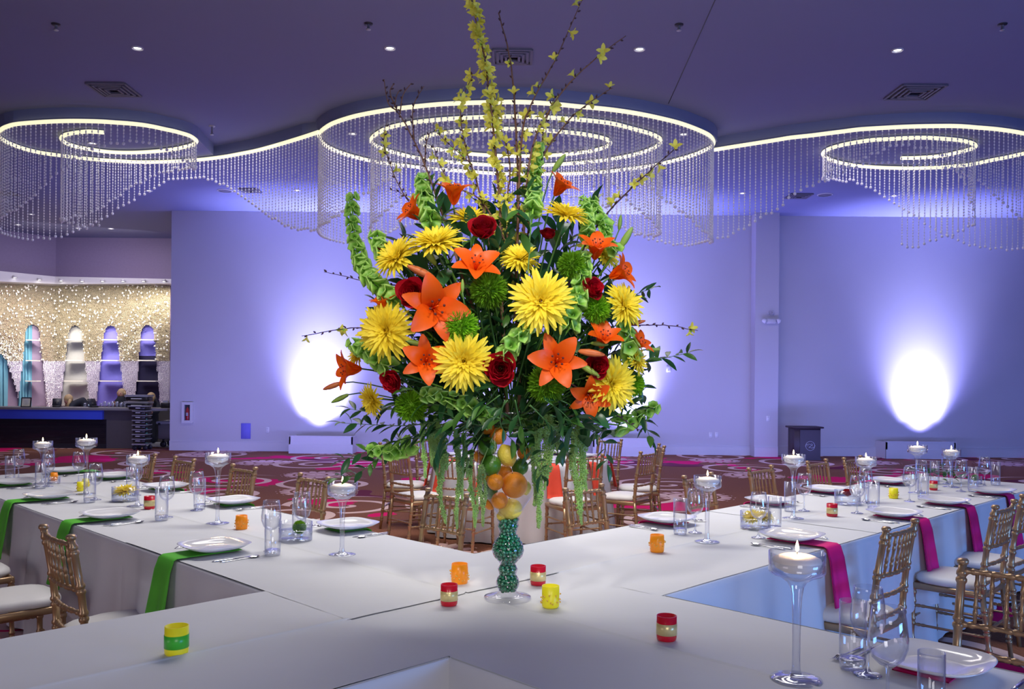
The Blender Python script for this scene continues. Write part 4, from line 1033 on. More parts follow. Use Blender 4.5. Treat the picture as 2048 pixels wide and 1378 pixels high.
def napkin(p, edge_pt, out, m, lb, rz, hang, w=.15):
    """runs from under the plate to the table edge, then hangs"""
    mb = MB(); d = Vector((out.x, out.y)); sd = Vector((-d.y, d.x))
    path = []
    L = (Vector((edge_pt.x, edge_pt.y)) - Vector((p.x, p.y))).dot(d)
    s0 = -.10
    for k in range(5): path.append((s0 + (L + .010 - s0) * k / 4, .011, 1.0))
    path.append((L + .024, .004, 1.0))
    for k in range(1, 8): path.append((L + .034 + .004 * k + .03 * (k / 7), -hang * k / 7, 1 + .28 * k / 7))
    for layer, th in ((0, 0.0), (1, .006)):
        def fn(u, v, th=th):
            i = min(len(path) - 1, round(v * (len(path) - 1))); s, z, kw = path[i]
            w2 = (u - .5) * w * kw; pleat = .009 * sin(u * pi * 3) * max(0, i - 5) / 7
            q = Vector((p.x, p.y)) + d * (s + pleat + (th if i > 4 else 0)) + sd * w2
            return (q.x, q.y, TZ + .003 + z + (th * .5 if i <= 4 else 0) - (.0 if i < 12 else .01 * u))
        mb.grid(fn, 10, len(path) - 1)
    n = 11; rows = len(path); tot = n * rows
    for r in range(rows - 1):
        for c in (0, n - 1): mb.f.append((r * n + c, (r + 1) * n + c, tot + (r + 1) * n + c, tot + r * n + c))
    for c in range(n - 1): mb.f.append(((rows - 1) * n + c, (rows - 1) * n + c + 1, tot + (rows - 1) * n + c + 1, tot + (rows - 1) * n + c))
    o = mb.build('napkin', M[m], None); return tag(o, lb, 'napkin', 'folded cloth napkins')
PLATES = []
for key, (d, sg, nm, nap, pts) in SIDES.items():
    n_ = Vector((d.y, -d.x)) * (1 if key in ('RN', 'XN') else -1 if key in ('RF',) else 1)
    if key == 'LN': out = Vector((-S2, -S2))
    elif key == 'LF': out = Vector((S2, S2))
    elif key == 'RF': out = Vector((-S2, S2))
    elif key == 'RN': out = Vector((S2, -S2))
    else: out = Vector((S2, S2))
    al = d
    for i, (x, y) in enumerate(pts):
        p = PZ(x, y, TZ + .012)
        # keep the plate on its own side of the arm
        rel_ = (Vector((p.x, p.y)) - TC).dot(out); lim = HW - .19
        who = f'the {ORD[i]} plate from the flowers, {nm}' if key != 'XN' else 'the large plate at the lower right corner'
        PLATES.append((p, i, nm, key))
        e = Vector((p.x, p.y)) + out * (HW - rel_)
        hue = 'green' if nap == 'ngreen' else 'magenta'
        PL.at((p.x, p.y, TZ + .019), 'square white plate on a %s napkin, %s' % (hue, (f'{ORD[i]} from the flowers, {nm}' if key != 'XN' else 'lower right corner')), pi / 4)
        napkin(p, e, out, nap, f'{hue} cloth napkin under {who}', 0, .37 if key == 'RN' else .33)
        rz = atan2(-out.y, -out.x) - pi / 2
        sd = Vector((-out.y, out.x))
        sgn = 1 if key in ('LN', 'RF') else -1
        base_ = Vector((p.x, p.y)); z = TZ + .0045
        a = base_ + sd * .205 * sgn; KN.at((a.x, a.y, z), f'steel knife beside {who}', rz + .04 * R.uniform(-1, 1))
        a = base_ + sd * .235 * sgn - out * .01; SP.at((a.x, a.y, z), f'steel spoon beside {who}', rz + .05 * R.uniform(-1, 1))
        a = base_ - sd * .205 * sgn; FK.at((a.x, a.y, z), f'steel fork beside {who}', rz + .05 * R.uniform(-1, 1))
        a = base_ - sd * .235 * sgn - out * .02; FK.at((a.x, a.y, z), f'outer steel salad fork beside {who}', rz + .05 * R.uniform(-1, 1))
# plates and napkins on the round table
for k, a in enumerate([-2.55, -1.95, -1.25, -.72, .05, .8, 2.2, 3.1]):
    wh = ['left front edge', 'front, left of centre', 'front, right of centre', 'right front edge', 'right edge', 'back right edge', 'back left edge', 'left edge'][k]
    out = Vector((cos(a), sin(a))); p = RC + out * .66
    PL.at((p.x, p.y, TZ + .018), f'square white plate on the round table, {wh}', a + pi / 4)
    e = RC + out * RR; napkin(Vector((p.x, p.y, 0)), Vector((e.x, e.y, 0)), out, 'norange', f'coral napkin hanging from the round table, {wh}', 0, .30, .13)

# glassware
def lathe_obj(nm, prof, m, par, n=24, sm=True):
    mb = MB(); mb.lathe(prof, n); return mb.build(nm, M[m], par, sm)
def make_goblet():
    t = thing('wine_glass', 'g', 'glass', group='stemmed wine glasses')
    lathe_obj('bowl', [(.005, .098), (.020, .103), (.036, .118), (.0455, .145), (.0465, .165), (.042, .205), (.037, .240), (.0355, .240), (.0405, .205), (.045, .165), (.044, .146), (.034, .120), (.018, .106), (.001, .103)], 'glass', t)
    lathe_obj('stem', [(.012, .006), (.0045, .022), (.0038, .06), (.0045, .088), (.009, .100)], 'glass2', t, 12)
    lathe_obj('foot', [(.001, .0), (.037, .0), (.038, .0015), (.030, .004), (.012, .008), (.004, .016)], 'glass2', t)
    return t
def make_highball():
    t = thing('tumbler', 't', 'glass', group='tall straight tumblers')
    lathe_obj('wall', [(.033, .004), (.036, .02), (.0365, .19), (.0348, .19), (.0345, .03)], 'glass', t)
    lathe_obj('base', [(.001, .0), (.032, .0), (.0345, .004), (.0345, .028), (.030, .030), (.001, .026)], 'glass2', t)
    return t
GB, HB = Proto(make_goblet()), Proto(make_highball())
USED = {}
def near_plate(p):
    return min(PLATES, key=lambda q: (q[0] - p).length)
def wlabel(kind, p, extra=''):
    _, i, nm, key = near_plate(p)
    where = f'by {ORD[i]} plate out, {nm}' if key != 'XN' else 'by the large plate at the lower right corner'
    s = f'{kind} {where}'
    k = USED.get(s, 0); USED[s] = k + 1
    if k: s += [', farther one', ', farthest one', ', hindmost', ', last'][k - 1]
    return s
GOB = [(603.5, 1080), (542, 1104), (393, 1022), (333, 1036), (271, 992), (191, 1001), (157, 967), (96, 974), (97, 955), (37, 959),
       (1390, 1067), (1517, 1077), (1608, 1023), (1714, 1028), (1731, 1008), (1819, 1004), (1842, 985), (1894, 969), (1922, 984), (1969, 974)]
HIG = [(598, 1070), (545, 1113), (399, 1019), (323, 1042), (179, 1006), (81, 978), (20, 961), (263, 990), (1360, 1069), (1549, 1064), (1580, 1024), (1747, 1023), (1846, 1001), (1869, 969), (1946, 984), (1991, 971)]
for x, y in GOB: p = PZ(x, y, TZ); GB.at((p.x, p.y, TZ + .004), wlabel('empty stemmed wine glass', p))
for x, y in HIG: p = PZ(x, y, TZ); HB.at((p.x, p.y, TZ + .004), wlabel('empty tall straight tumbler', p))
p = PZ(1735, 1352, TZ); GB.at((p.x, p.y, TZ + .004), 'large empty wine glass at lower right, farther of two', scale=1.02)
p = PZ(1775, 1418, TZ); GB.at((p.x, p.y, TZ + .004), 'large empty wine glass at lower right, nearest the camera', scale=1.05)
p = PZ(1705, 1340, TZ); HB.at((p.x, p.y, TZ + .004), 'tall tumbler left of the two large wine glasses at lower right', scale=1.02)
p = PZ(1862, 1442, TZ); HB.at((p.x, p.y, TZ + .004), 'tumbler cut by the bottom edge beside the lower right plate', scale=.86)

# tall candle holders
CANDLE = None
def make_candle():
    t = thing('floating_candle', 'c', 'candle', group='floating candles')
    lathe_obj('wax', [(.001, -.024), (.034, -.024), (.053, -.014), (.061, .002), (.059, .009), (.042, .017), (.018, .021), (.001, .020)], 'wax', t, 24)
    lathe_obj('wick', [(.0015, .018), (.0012, .032), (.0003, .033)], 'wick', t, 6)
    lathe_obj('flame', [(.0005, .026), (.0042, .031), (.0052, .037), (.0034, .046), (.0004, .056)], 'flame', t, 10)
    return t
CD = Proto(make_candle())
def holder(xf, yf, yr, lb, lbc, k=1.0):
    p = PZ(xf, yf, TZ); H = (yf - yr) / F * p.y * (1.0)
    t = thing('candle_holder', lb, 'candle holder', (p.x, p.y, TZ + .004), group='tall glass candle holders')
    lathe_obj('foot', [(.001, 0), (.063 * k, 0), (.064 * k, .002), (.05 * k, .004), (.02, .009), (.0135, .018)], 'glass2', t, 28)
    lathe_obj('stem', [(.0135, .016), (.011, .035), (.0105, .06), (.0115, H * .5), (.0145, H - .12), (.019, H - .096)], 'glass2', t, 16)
    r = .070 * k
    lathe_obj('bowl', [(.019, H - .096), (.026, H - .082), (.044 * k, H - .068), (r - .006, H - .060), (r, H - .053), (r, H), (r - .0025, H), (r - .003, H - .052), (.042 * k, H - .064), (.022, H - .076), (.001, H - .082)], 'glass', t, 32)
    lathe_obj('water', [(.001, H - .026), (r - .004, H - .026), (r - .004, H - .049)], 'water', t, 28)
    c = (p.x, p.y, TZ + .004 + H - .028)
    CD.at(c, lbc, scale=k)
    light('candle_glow', 'POINT', (c[0], c[1], c[2] + .045), None, .9, (1, .62, .30), radius=.012)
for a in [(1592, 1361, 1107, 'nearest tall glass candle holder, at lower right', 'lit white floating candle in the nearest holder', 1.08),
          (684, 1111, 966, 'tall glass candle holder left of the vase among hanging leaves', 'lit floating candle in the holder left of the vase', 1),
          (435, 1048, 907, 'tall glass candle holder in middle of left arm before a gold chair', 'lit floating candle in the middle holder of left arm', 1),
          (275, 1013, 911, 'tall glass candle holder right of the yellow flower bowl, left arm', 'lit floating candle right of the yellow flower bowl on left arm', 1),
          (172, 989, 877, 'tall glass candle holder near the far end of left arm, before the bar counter end', 'lit floating candle before the bar counter end', 1),
          (85, 968, 883, 'farthest left tall glass candle holder before the black bar', 'lit floating candle farthest left', 1),
          (1414, 1085, 953, 'tall glass candle holder on right arm nearest the vase', 'lit floating candle on right arm nearest the vase', 1),
          (1586, 1038, 910, 'tall glass candle holder below the lectern', 'lit floating candle below the lectern', 1),
          (1731, 1006, 915, 'tall glass candle holder behind the red rose bowl', 'lit floating candle behind the red rose bowl', 1),
          (1834, 987, 891, 'tall glass candle holder right of centre under the right uplight', 'lit floating candle under the right uplight', 1),
          (1902, 975, 899, 'farthest right tall glass candle holder', 'lit floating candle farthest right', 1)]:
    holder(*a)

# votives
def votive(x, y, wpx, style, lb):
    p = PZ(x, y, TZ); s = (y - (CY + ROLL * (x - CX))) / .81; r = wpx / s / 2; h = r * 2 * 1.22
    p = Vector((p.x, p.y, TZ))
    m = {'o': 'vorange', 'r': 'vred', 'y': 'vyellow', 'g': 'vyellow'}[style]
    t = thing('votive_holder', lb, 'candle holder', (p.x, p.y, TZ + .004), R.uniform(0, 6), group='small coloured votive cups')
    pr = [(.001, 0), (r * .88, 0), (r * .97, .004), (r, .01), (r, h), (r - .0025, h), (r - .003, .012), (.001, .01)]
    if style == 'o': pr[3:5] = [(r, .01), (r * 1.05, h * .5), (r * .97, h)]
    lathe_obj('cup', pr, m, t, 28)
    lathe_obj('candle', [(.001, h * .55), (r * .9, h * .55), (r * .9, .013)], 'wax' if style == 'r' else m, t, 20)
    if style in 'rg':
        lathe_obj('ribbon', [(r + .0002, h * .24), (r + .0012, h * .245), (r + .0012, h * .70), (r + .0002, h * .705)], 'ribgold' if style == 'r' else 'ribgreen', t, 28)
    else:
        for i in range(26):
            a = i * 2.4; z = h * (.22 + .46 * R.random()); q = r * (1.04 if style == 'o' else 1.0) + .0035
            mb = MB(); mb.ball((q * cos(a), q * sin(a), z), .0032, 6, 4); mb.build('bead', M['bead'], t)
for a in [(353, 1310, 46, 'g', 'yellow votive cup with green satin ribbon, at lower left'), (898, 1212, 34, 'r', 'red votive cup with gold ribbon, left of vase foot'), (919, 1169, 33, 'o', 'orange beaded votive cup left of the vase'),
          (1076, 1171, 31, 'r', 'red votive cup with gold ribbon, right of the vase stem'), (1101, 1216, 35, 'y', 'yellow beaded votive cup right of vase foot'), (1333, 1282, 40, 'r', 'red votive cup with gold ribbon, nearest, right of centre'),
          (1314, 1105, 28, 'o', 'orange beaded votive cup on right arm'), (1664, 1034, 21, 'r', 'red votive cup with gold ribbon before the red rose bowl'), (483, 1060, 23, 'o', 'orange beaded votive cup on left arm'),
          (299, 1019, 21, 'r', 'red votive cup with gold ribbon on left arm'), (162, 983, 15, 'y', 'small yellow beaded votive cup on left arm, nearer one'), (172, 974, 13, 'y', 'small yellow votive cup on left arm, farther one'),
          (1787, 998, 17, 'y', 'small yellow beaded votive cup on right arm'), (1867, 981, 15, 'r', 'small red votive cup far along right arm'), (108, 962, 13, 'o', 'small orange votive cup far along left arm')]:
    votive(*a)
# ================================================================== THE FLOWERS
VP = PZ(1015, 1198, TZ); VY = VP.y                        # vase foot
K = F / VY                                               # pixels per metre at the vase
def vz(y): return (1198 - y) / K
MOUTH = Vector((VP.x, VP.y, TZ + vz(845)))
t = thing('trumpet_vase', 'tall clear glass trumpet vase with beaded stem, holding the flowers', 'vase', (VP.x, VP.y, TZ + .005))
prof = [(1206, 46), (1203, 46.5), (1199, 30), (1194, 17), (1188, 19), (1182, 22.5), (1174, 23.5), (1166, 21), (1160, 16.5), (1155, 18), (1148, 20), (1142, 17), (1138, 15), (1132, 20), (1122, 29), (1111, 32.5), (1099, 30), (1088, 23), (1080, 17.5), (1073, 17.5), (1066, 20), (1062, 21.5), (1058, 20), (1053, 20.5), (1049, 22.5), (1044, 20), (1038, 23), (1028, 30), (1010, 43), (990, 54), (970, 61), (945, 64.5), (915, 64.5), (885, 64), (860, 65.5), (845, 68), (834, 73)]
o_ = 1206
PR = [(r / K, (o_ - y) / K) for y, r in prof]
lathe_obj('glass_body', PR, 'vaseglass', t, 48)
0 and lathe_obj('inner_wall', [(max(.002, r - .004), z + .002) for r, z in PR[3:]], 'glass', t, 48)
mb = MB(); mb.tube([(PR[-1][0] * cos(q * pi / 24), PR[-1][0] * sin(q * pi / 24), PR[-1][1]) for q in range(48)], .003, 5, closed=True); mb.build('rim', M['glass2'], t)
# green glass gems filling the stem
def rad_at(z):
    for (r0, z0), (r1, z1) in zip(PR[3:], PR[4:]):
        if z0 <= z <= z1: return r0 + (r1 - r0) * (z - z0) / max(1e-6, z1 - z0)
    return .03
mb = MB(); z = PR[3][1] + .006
while z < vz(1036):
    r = rad_at(z) - .008; k = 0
    rr = r
    while rr > .0:
        n = max(1, int(2 * pi * rr / .0150))
        for i in range(n):
            a = 2 * pi * (i + R.random() * .6) / n
            mb.ball((rr * cos(a), rr * sin(a), z + R.uniform(-.003, .003)), R.uniform(.0058, .0085), 7, 5)
        rr -= .0125
        if r > .02 and k > 0: break
        k += 1
    z += .0125
o = mb.build('glass_gems', M['gem'], None, loc=(VP.x, VP.y, TZ + .006)); tag(o, 'dark green glass gems filling the stem of the vase', 'glass gems', kind='stuff')
# fruit
def fruit(nm, x, y, r, dep, m, lb, sz=1.0, tip=0):
    p = PY(x, y, VY + dep); t = thing(nm, lb, 'fruit', p, group={'orange_fruit': 'oranges', 'lime': 'limes', 'lemon': 'lemons'}[nm] + ' in the vase', rot=(R.uniform(-.5, .5), R.uniform(-.4, .4), R.uniform(0, 6)))
    r = r / K; mb = MB(); pr = []
    for i in range(15):
        a = pi * i / 14; q = sin(a) * r; zz = -cos(a) * r * sz
        if tip: zz += (-1 if i < 7 else 1) * tip * r * max(0, 1 - sin(a) * 2.2)
        pr.append((max(q, .0004), zz))
    mb.lathe(pr, 20); mb.build('peel', M[m], t)
    mb = MB(); mb.lathe([(.0025, 0), (.003, .001), (.001, .002)], 6, Matrix.Translation((0, 0, r * sz + (tip * r if tip else 0) - .0005))); mb.build('navel', M['stem'], t)
for a in [('orange_fruit', 973, 853, 16, -.05, 'forange', 'small orange at the top left of the vase'), ('orange_fruit', 996, 872, 17, -.045, 'forange', 'orange just under the leaves at the vase mouth'), ('orange_fruit', 960, 873, 13, -.01, 'forange', 'orange pressed to the left glass near the top'),
          ('lime', 975, 893, 19, -.06, 'flime', 'upper dark green lime'), ('lime', 981, 931, 21, -.06, 'flime', 'lower dark green lime'), ('orange_fruit', 961, 913, 14, -.01, 'forange', 'orange between the limes and the left glass'),
          ('orange_fruit', 991, 964, 16.5, -.075, 'forange', 'small orange in the middle of vase'), ('orange_fruit', 1029, 970, 26, -.045, 'forange', 'largest orange, right of middle'), ('orange_fruit', 999, 1001, 16.5, -.055, 'forange', 'small orange above the bottom lemon'),
          ('orange_fruit', 981, 1007, 13, .0, 'forange', 'orange at lower left behind the small one'), ('lime', 978, 981, 18, .0, 'flime', 'pale lime at left behind the small oranges'), ('lime', 1040, 934, 17, .02, 'flime', 'lime at the right behind the lemon'),
          ('orange_fruit', 1010, 944, 15, .03, 'forange', 'orange in shadow behind the lemon tip'), ('orange_fruit', 1050, 905, 16, .03, 'forange', 'orange at upper right behind the leaves')]:
    fruit(*a)
for a in [('lemon', 1014, 911, 19, -.04, 'flemon', 'lemon in the upper middle of the vase', 1.15, .18), ('lemon', 1021, 1018, 24, .0, 'flemon', 'large lemon at bottom of the fruit', .85, .1), ('lemon', 967, 957, 14, .03, 'flemon', 'lemon behind at the left middle', 1.1, .15), ('lemon', 1003, 850, 16, .02, 'flemon', 'lemon at the vase mouth', 1.1, .15),
          ('lemon', 1050, 975, 13, .045, 'flemon', 'lemon behind the largest orange', 1.1, .15), ('lemon', 1003, 1032, 10, -.01, 'flemon', 'small lemon resting on the gems', 1, .1)]:
    fruit(*a)

def depth(x, y, front=1.0):
    """how far the bouquet's surface stands off the vase axis at this pixel (negative is nearer)"""
    q = 1 - ((x - 1005) / 330) ** 2 - ((y - 640) / 290) ** 2
    return -.42 * front * sqrt(max(.02, q))
def q_of(d):
    return Vector(d).normalized().to_track_quat('Z', 'Y')
def stem_child(t, head, q, m='stem', r=.0035, back=.03):
    """curved stem from the flower's back to the vase mouth"""
    inv = q.to_matrix().inverted()
    ax = q @ Vector((0, 0, 1)); s = head - ax * back
    end = MOUTH + Vector((R.uniform(-.035, .035), R.uniform(-.035, .035), -.03))
    c = (s + end) / 2 + Vector(((MOUTH.x - s.x) * .25, (MOUTH.y - s.y) * .25, -.02)); c2 = s - ax * .08
    pts = []
    for i in range(9):
        u = i / 8; p = (1 - u) ** 3 * s + 3 * (1 - u) ** 2 * u * c2 + 3 * (1 - u) * u * u * c + u ** 3 * end; pts.append(inv @ (p - head))
    mb = MB(); mb.tube(pts, r, 5); mb.build('stem', M[m], t)
def petal(mb, L, Wd, e0, e1, n=7, cup=.25, sh=.8, z0=0.0, r0=.0, mx=None, wob=0):
    x, z = r0, z0; vs = []
    for i in range(n + 1):
        t_ = i / n; e = e0 + (e1 - e0) * t_
        w = Wd * max(.04, sin(pi * min(1, t_ * .93 + .05))) ** sh
        nx, nz = -cos(e), sin(e)
        lift = cup * w
        wb = wob * sin(t_ * 9) * w
        vs += [(x + nx * lift, -w, z + nz * lift + wb), (x, 0, z), (x + nx * lift, w, z + nz * lift - wb)]
        x += sin(e) * L / n; z += cos(e) * L / n
    fs = []
    for i in range(n): fs += [(3 * i, 3 * i + 1, 3 * i + 4, 3 * i + 3), (3 * i + 1, 3 * i + 2, 3 * i + 5, 3 * i + 4)]
    mb.add(vs, fs, mx)
def rotz(a): return Matrix.Rotation(a, 4, 'Z')
# --- lilies
def lily_petal(k, L, W_):
    mb = MB(); petal(mb, L, W_, radians(14 + 6 * k), radians(98 + 14 * k), 9, .30, .75, 0, .002, wob=.05); return mb.mesh('petal', M['orange'])
LPM = [lily_petal(0, 0.106, .027), lily_petal(.6, .102, .0205), lily_petal(-.7, .104, .026), lily_petal(-.9, .100, .0205)]
def lily(x, y, axis, dia, lb, op=0, dy=0):
    p = PY(x, y, VY + depth(x, y) + dy); q = q_of(axis); s = dia / K / .155
    t = thing('orange_lily', lb, 'flower', p, group='orange lilies'); t.rotation_euler = (q @ Matrix.Rotation(R.uniform(0, 1), 3, 'Z').to_quaternion() if 0 else q).to_euler(); t.scale = (s,) * 3
    a0 = R.uniform(0, 2)
    for k in range(6):
        put('petal', LPM[(k % 2) + (2 if op else 0)], t, (0, 0, -.03), (0, 0, a0 + k * pi / 3 + R.uniform(-.12, .12)))
    mb = MB()
    for k in range(6):
        a = a0 + .5 + k * pi / 3; mb.tube([(0, 0, -.02), (.008 * cos(a), .008 * sin(a), .02), (.016 * cos(a), .016 * sin(a), .035)], .0010, 4)
    mb.tube([(0, 0, -.02), (0, .002, .045)], [.0015, .0022], 5); mb.build('stamens', M['orange'], t)
    mb = MB()
    for k in range(6):
        a = a0 + .5 + k * pi / 3; mb.ball((.016 * cos(a), .016 * sin(a), .036), .0034, 6, 4, sz=.6)
    mb.build('anthers', M['anther'], t)
    t.scale = (1, 1, 1) if False else (s,) * 3
    # stem is built in unscaled metres, so undo the scale
    inv = q.to_matrix().inverted(); ax = q @ Vector((0, 0, 1)); h = p
    s0 = h - ax * .03 * s; end = MOUTH + Vector((R.uniform(-.03, .03), R.uniform(-.03, .03), -.03)); c2 = s0 - ax * .09; c = (s0 + end) / 2 + (MOUTH - s0) * .2
    pts = [(inv @ ((1 - u) ** 3 * s0 + 3 * (1 - u) ** 2 * u * c2 + 3 * (1 - u) * u * u * c + u ** 3 * end - h)) / s for u in [i / 8 for i in range(9)]]
    mb = MB(); mb.tube(pts, .0032 / s, 5); mb.build('stem', M['stem'], t)
for a in [(868, 615, (.30, -1, -.05), 122, 'large open orange lily right of the left red rose'), (952, 535, (.15, -.8, .62), 92, 'orange lily above the fluffy green balls'), (908, 392, (.05, -.30, 1), 86, 'highest orange lily at upper left, seen from the side', 1),
          (832, 428, (-.62, -.35, .42), 82, 'orange lily at upper left beside green bells, petals to the left', 1), (1118, 378, (.45, -.3, .62), 80, 'orange lily at the top right below a green bud', 1), (1192, 502, (.1, -.55, .8), 88, 'orange lily right of centre opening upward', 1),
          (1235, 548, (.75, -.35, .30), 84, 'orange lily at right edge leaning right', 1), (1113, 724, (.0, -1, .12), 104, 'open orange lily facing us above the lower green ball'), (852, 722, (.15, -1, .1), 92, 'orange lily between the yellow blooms, lower left'),
          (705, 738, (-.85, -.45, -.05), 92, 'leftmost low orange lily over the uplit wall', 1), (768, 612, (-.25, -.3, 1), 62, 'small orange lily above the left yellow bloom', 1), (748, 655, (-.9, -.3, .05), 52, 'orange lily half hidden behind the left yellow bloom', 1),
          (1206, 682, (.15, -.55, .65), 82, 'orange lily above the striped buds at right', 1), (1178, 790, (.05, -.95, -.35), 82, 'lowest orange lily, hanging before the right yellow bloom'), (1274, 690, (.6, -.4, .5), 66, 'rightmost low orange lily beside green bells', 1)]:
    lily(*a)
# --- spider mums
def mum_mesh(seed):
    rr = random.Random(seed); mb = MB()
    for n, L, e0, e1, W_ in ((30, .088, 72, 108, .0050), (24, .082, 58, 92, .0050), (22, .072, 44, 76, .0046), (18, .058, 30, 58, .0042), (14, .044, 16, 38, .0038), (9, .030, 4, 18, .0034)):
        for i in range(n):
            a = 2 * pi * (i + rr.uniform(-.35, .35)) / n; k = rr.uniform(.86, 1.08)
            petal(mb, L * k, W_ * 1.5, radians(e0 + rr.uniform(-9, 9)), radians(e1 + rr.uniform(-16, 14)), 5, .35, .55, 0, .004, rotz(a))
    return mb.mesh('petals', M['yellow'])
MM = [mum_mesh(s) for s in (1, 2, 3)]
cen = MB()
for i in range(40):
    a = i * 2.4; r = .0022 * sqrt(i); cen.octa((r * cos(a), r * sin(a), .012), .0022, .006)
CEN_M = cen.mesh('centre', M['yellowc'], False)
def mum(x, y, dia, axis, lb, dy=0):
    p = PY(x, y, VY + depth(x, y) + dy); q = q_of(axis); s = dia / K / .165
    t = thing('spider_chrysanthemum', lb, 'flower', p, group='yellow spider chrysanthemums', rot=q.to_euler())
    o = put('petals', MM[R.randrange(3)], t, None, (0, 0, R.uniform(0, 6))); o.scale = (s,) * 3; o['kind'] = 'stuff'
    o = put('centre', CEN_M, t); o.scale = (s,) * 3
    stem_child(t, p, q, back=0)
for a in [(938, 443, 86, (.1, -.38, .9), 'yellow bloom behind the top red rose'), (873, 492, 104, (-.1, -.45, .85), 'large yellow bloom seen from the side at upper left'), (797, 518, 92, (-.5, -.6, .55), 'yellow bloom at the upper left edge over a red rose'), (1130, 436, 92, (.2, -.3, .9), 'yellow bloom at the top right under the orange lily'),
          (1081, 604, 110, (0, -1, .15), 'large yellow bloom facing us right of centre'), (776, 662, 106, (-.38, -.95, .05), 'large yellow bloom at the left edge'), (928, 723, 104, (0, -1, .02), 'large yellow bloom left of the central red rose'), (1245, 612, 84, (.55, -.75, .3), 'yellow bloom at the right edge above green bells'),
          (1220, 768, 100, (.45, -.9, .0), 'yellow bloom at lower right behind the hanging lily'), (748, 800, 66, (-.7, -.6, -.3), 'lowest yellow bloom at the left'), (722, 708, 66, (-.8, -.45, .3), 'yellow bloom at far left behind green bells'),
          (1040, 520, 72, (0, -.6, .5), 'yellow bloom deep in the middle behind brown branches'), (1208, 512, 64, (.5, -.5, .5), 'small yellow bloom behind the right upper lily'), (1270, 722, 56, (.75, -.55, .2), 'small yellow bloom at the far right edge')]:
    dy = .14 if 'behind' in a[4] and 'hanging' not in a[4] else 0
    mum(*a, dy=dy)
# --- roses
def rose_parts():
    P = []
    for k in range(5):                       # outer petals
        mb = MB(); petal(mb, .052, .030, radians(60), radians(-8 + 52 * (k % 2)), 7, .42, .42, -.022, .004, wob=.03); P.append(mb.mesh('outer_petal', M['red']))
    mb = MB()
    for k in range(22):                      # spiralled heart
        a = k * 2.399; f = k / 21
        r0 = .003 + .016 * f; L = .040 + .004 * f
        petal(mb, L, .009 + .016 * f, radians(30 * f + 2), radians(-4 + 22 * f), 5, .55, .35, -.016, r0 * .7, rotz(a))
    return P, mb.mesh('rose_heart', M['red'])
RP, RH = rose_parts()
def rose(x, y, dia, axis, lb, dy=0):
    p = PY(x, y, VY + depth(x, y) + dy); q = q_of(axis); s = dia / K / .086
    t = thing('red_rose', lb, 'flower', p, group='red roses', rot=q.to_euler())
    for k in range(8):
        o = put('outer_petal', RP[k % 5], t, None, (0, 0, k * 2 * pi / 8 + .2 + (.1 if k % 2 else 0))); o.scale = (s,) * 3
    o = put('rose_heart', RH, t); o.scale = (s * 1.05,) * 3
    mb = MB(); mb.lathe([(.006, -.034), (.013, -.028), (.012, -.018)], 8); o = mb.build('calyx', M['stem'], t); o.scale = (s,) * 3
    stem_child(t, p, q)
for a in [(966, 459, 58, (0, -.8, .6), 'highest deep red rose above the upper lily'), (822, 586, 58, (-.15, -1, .15), 'red rose at left touching the large orange lily'), (1001, 737, 64, (0, -1, -.02), 'central low red rose facing us'), (784, 761, 46, (-.3, -.9, -.35), 'red rose at lower left under the lilies'),
          (1184, 578, 46, (.4, -.8, .3), 'red rose at right beside the green bells'), (1194, 733, 48, (.2, -1, 0), 'red rose at lower right behind the bud'), (768, 508, 44, (-.8, -.5, .3), 'red rose mostly hidden behind the upper left yellow bloom', .03), (1096, 470, 34, (.1, -.5, .7), 'small red rose far back at upper right', .15)]:
    rose(*a)
# --- green dianthus balls
def ball_mesh(seed):
    rr = random.Random(seed); mb = MB(); mb.ball((0, 0, 0), .028, 12, 8)
    for i in range(1500):
        z = rr.uniform(-1, 1); a = rr.uniform(0, 2 * pi); s_ = sqrt(1 - z * z); d = Vector((s_ * cos(a), s_ * sin(a), z))
        b = d * .026; e = d * rr.uniform(.042, .050) + Vector((rr.uniform(-.004, .004), rr.uniform(-.004, .004), rr.uniform(-.004, .004)))
        w = d.orthogonal().normalized() * .0012; w.rotate(Matrix.Rotation(rr.uniform(0, 6), 3, d)); o = len(mb.v)
        m_ = b.lerp(e, .7)
        mb.v += [tuple(b - w), tuple(b + w), tuple(m_ + w * 1.3), tuple(e), tuple(m_ - w * 1.3)]; mb.f += [(o, o + 1, o + 2, o + 4), (o + 4, o + 2, o + 3)]
    return mb.mesh('bloom', M['ball'], False)
BM = [ball_mesh(5), ball_mesh(6)]
for x, y, d, lb in [(978, 580, 66, 'fluffy green ball bloom below the upper lily'), (922, 653, 62, 'fluffy green ball bloom above the left central yellow bloom'), (1094, 768, 68, 'fluffy green ball bloom under the open facing lily'), (1192, 619, 52, 'fluffy green ball bloom at right by the red rose'),
                    (1144, 530, 52, 'fluffy green ball bloom at upper right'), (1263, 768, 50, 'fluffy green ball bloom at lower right edge'), (822, 812, 60, 'shaded fluffy green ball bloom at lower left')]:
    p = PY(x, y, VY + depth(x, y, .92)); q = q_of((.1, -.6, .7)); t = thing('green_ball_bloom', lb, 'flower', p, group='fluffy green ball blooms', rot=q.to_euler())
    o = put('bloom', BM[R.randrange(2)], t); o.scale = (d / K / .09,) * 3; o['kind'] = 'stuff'; stem_child(t, p, q)
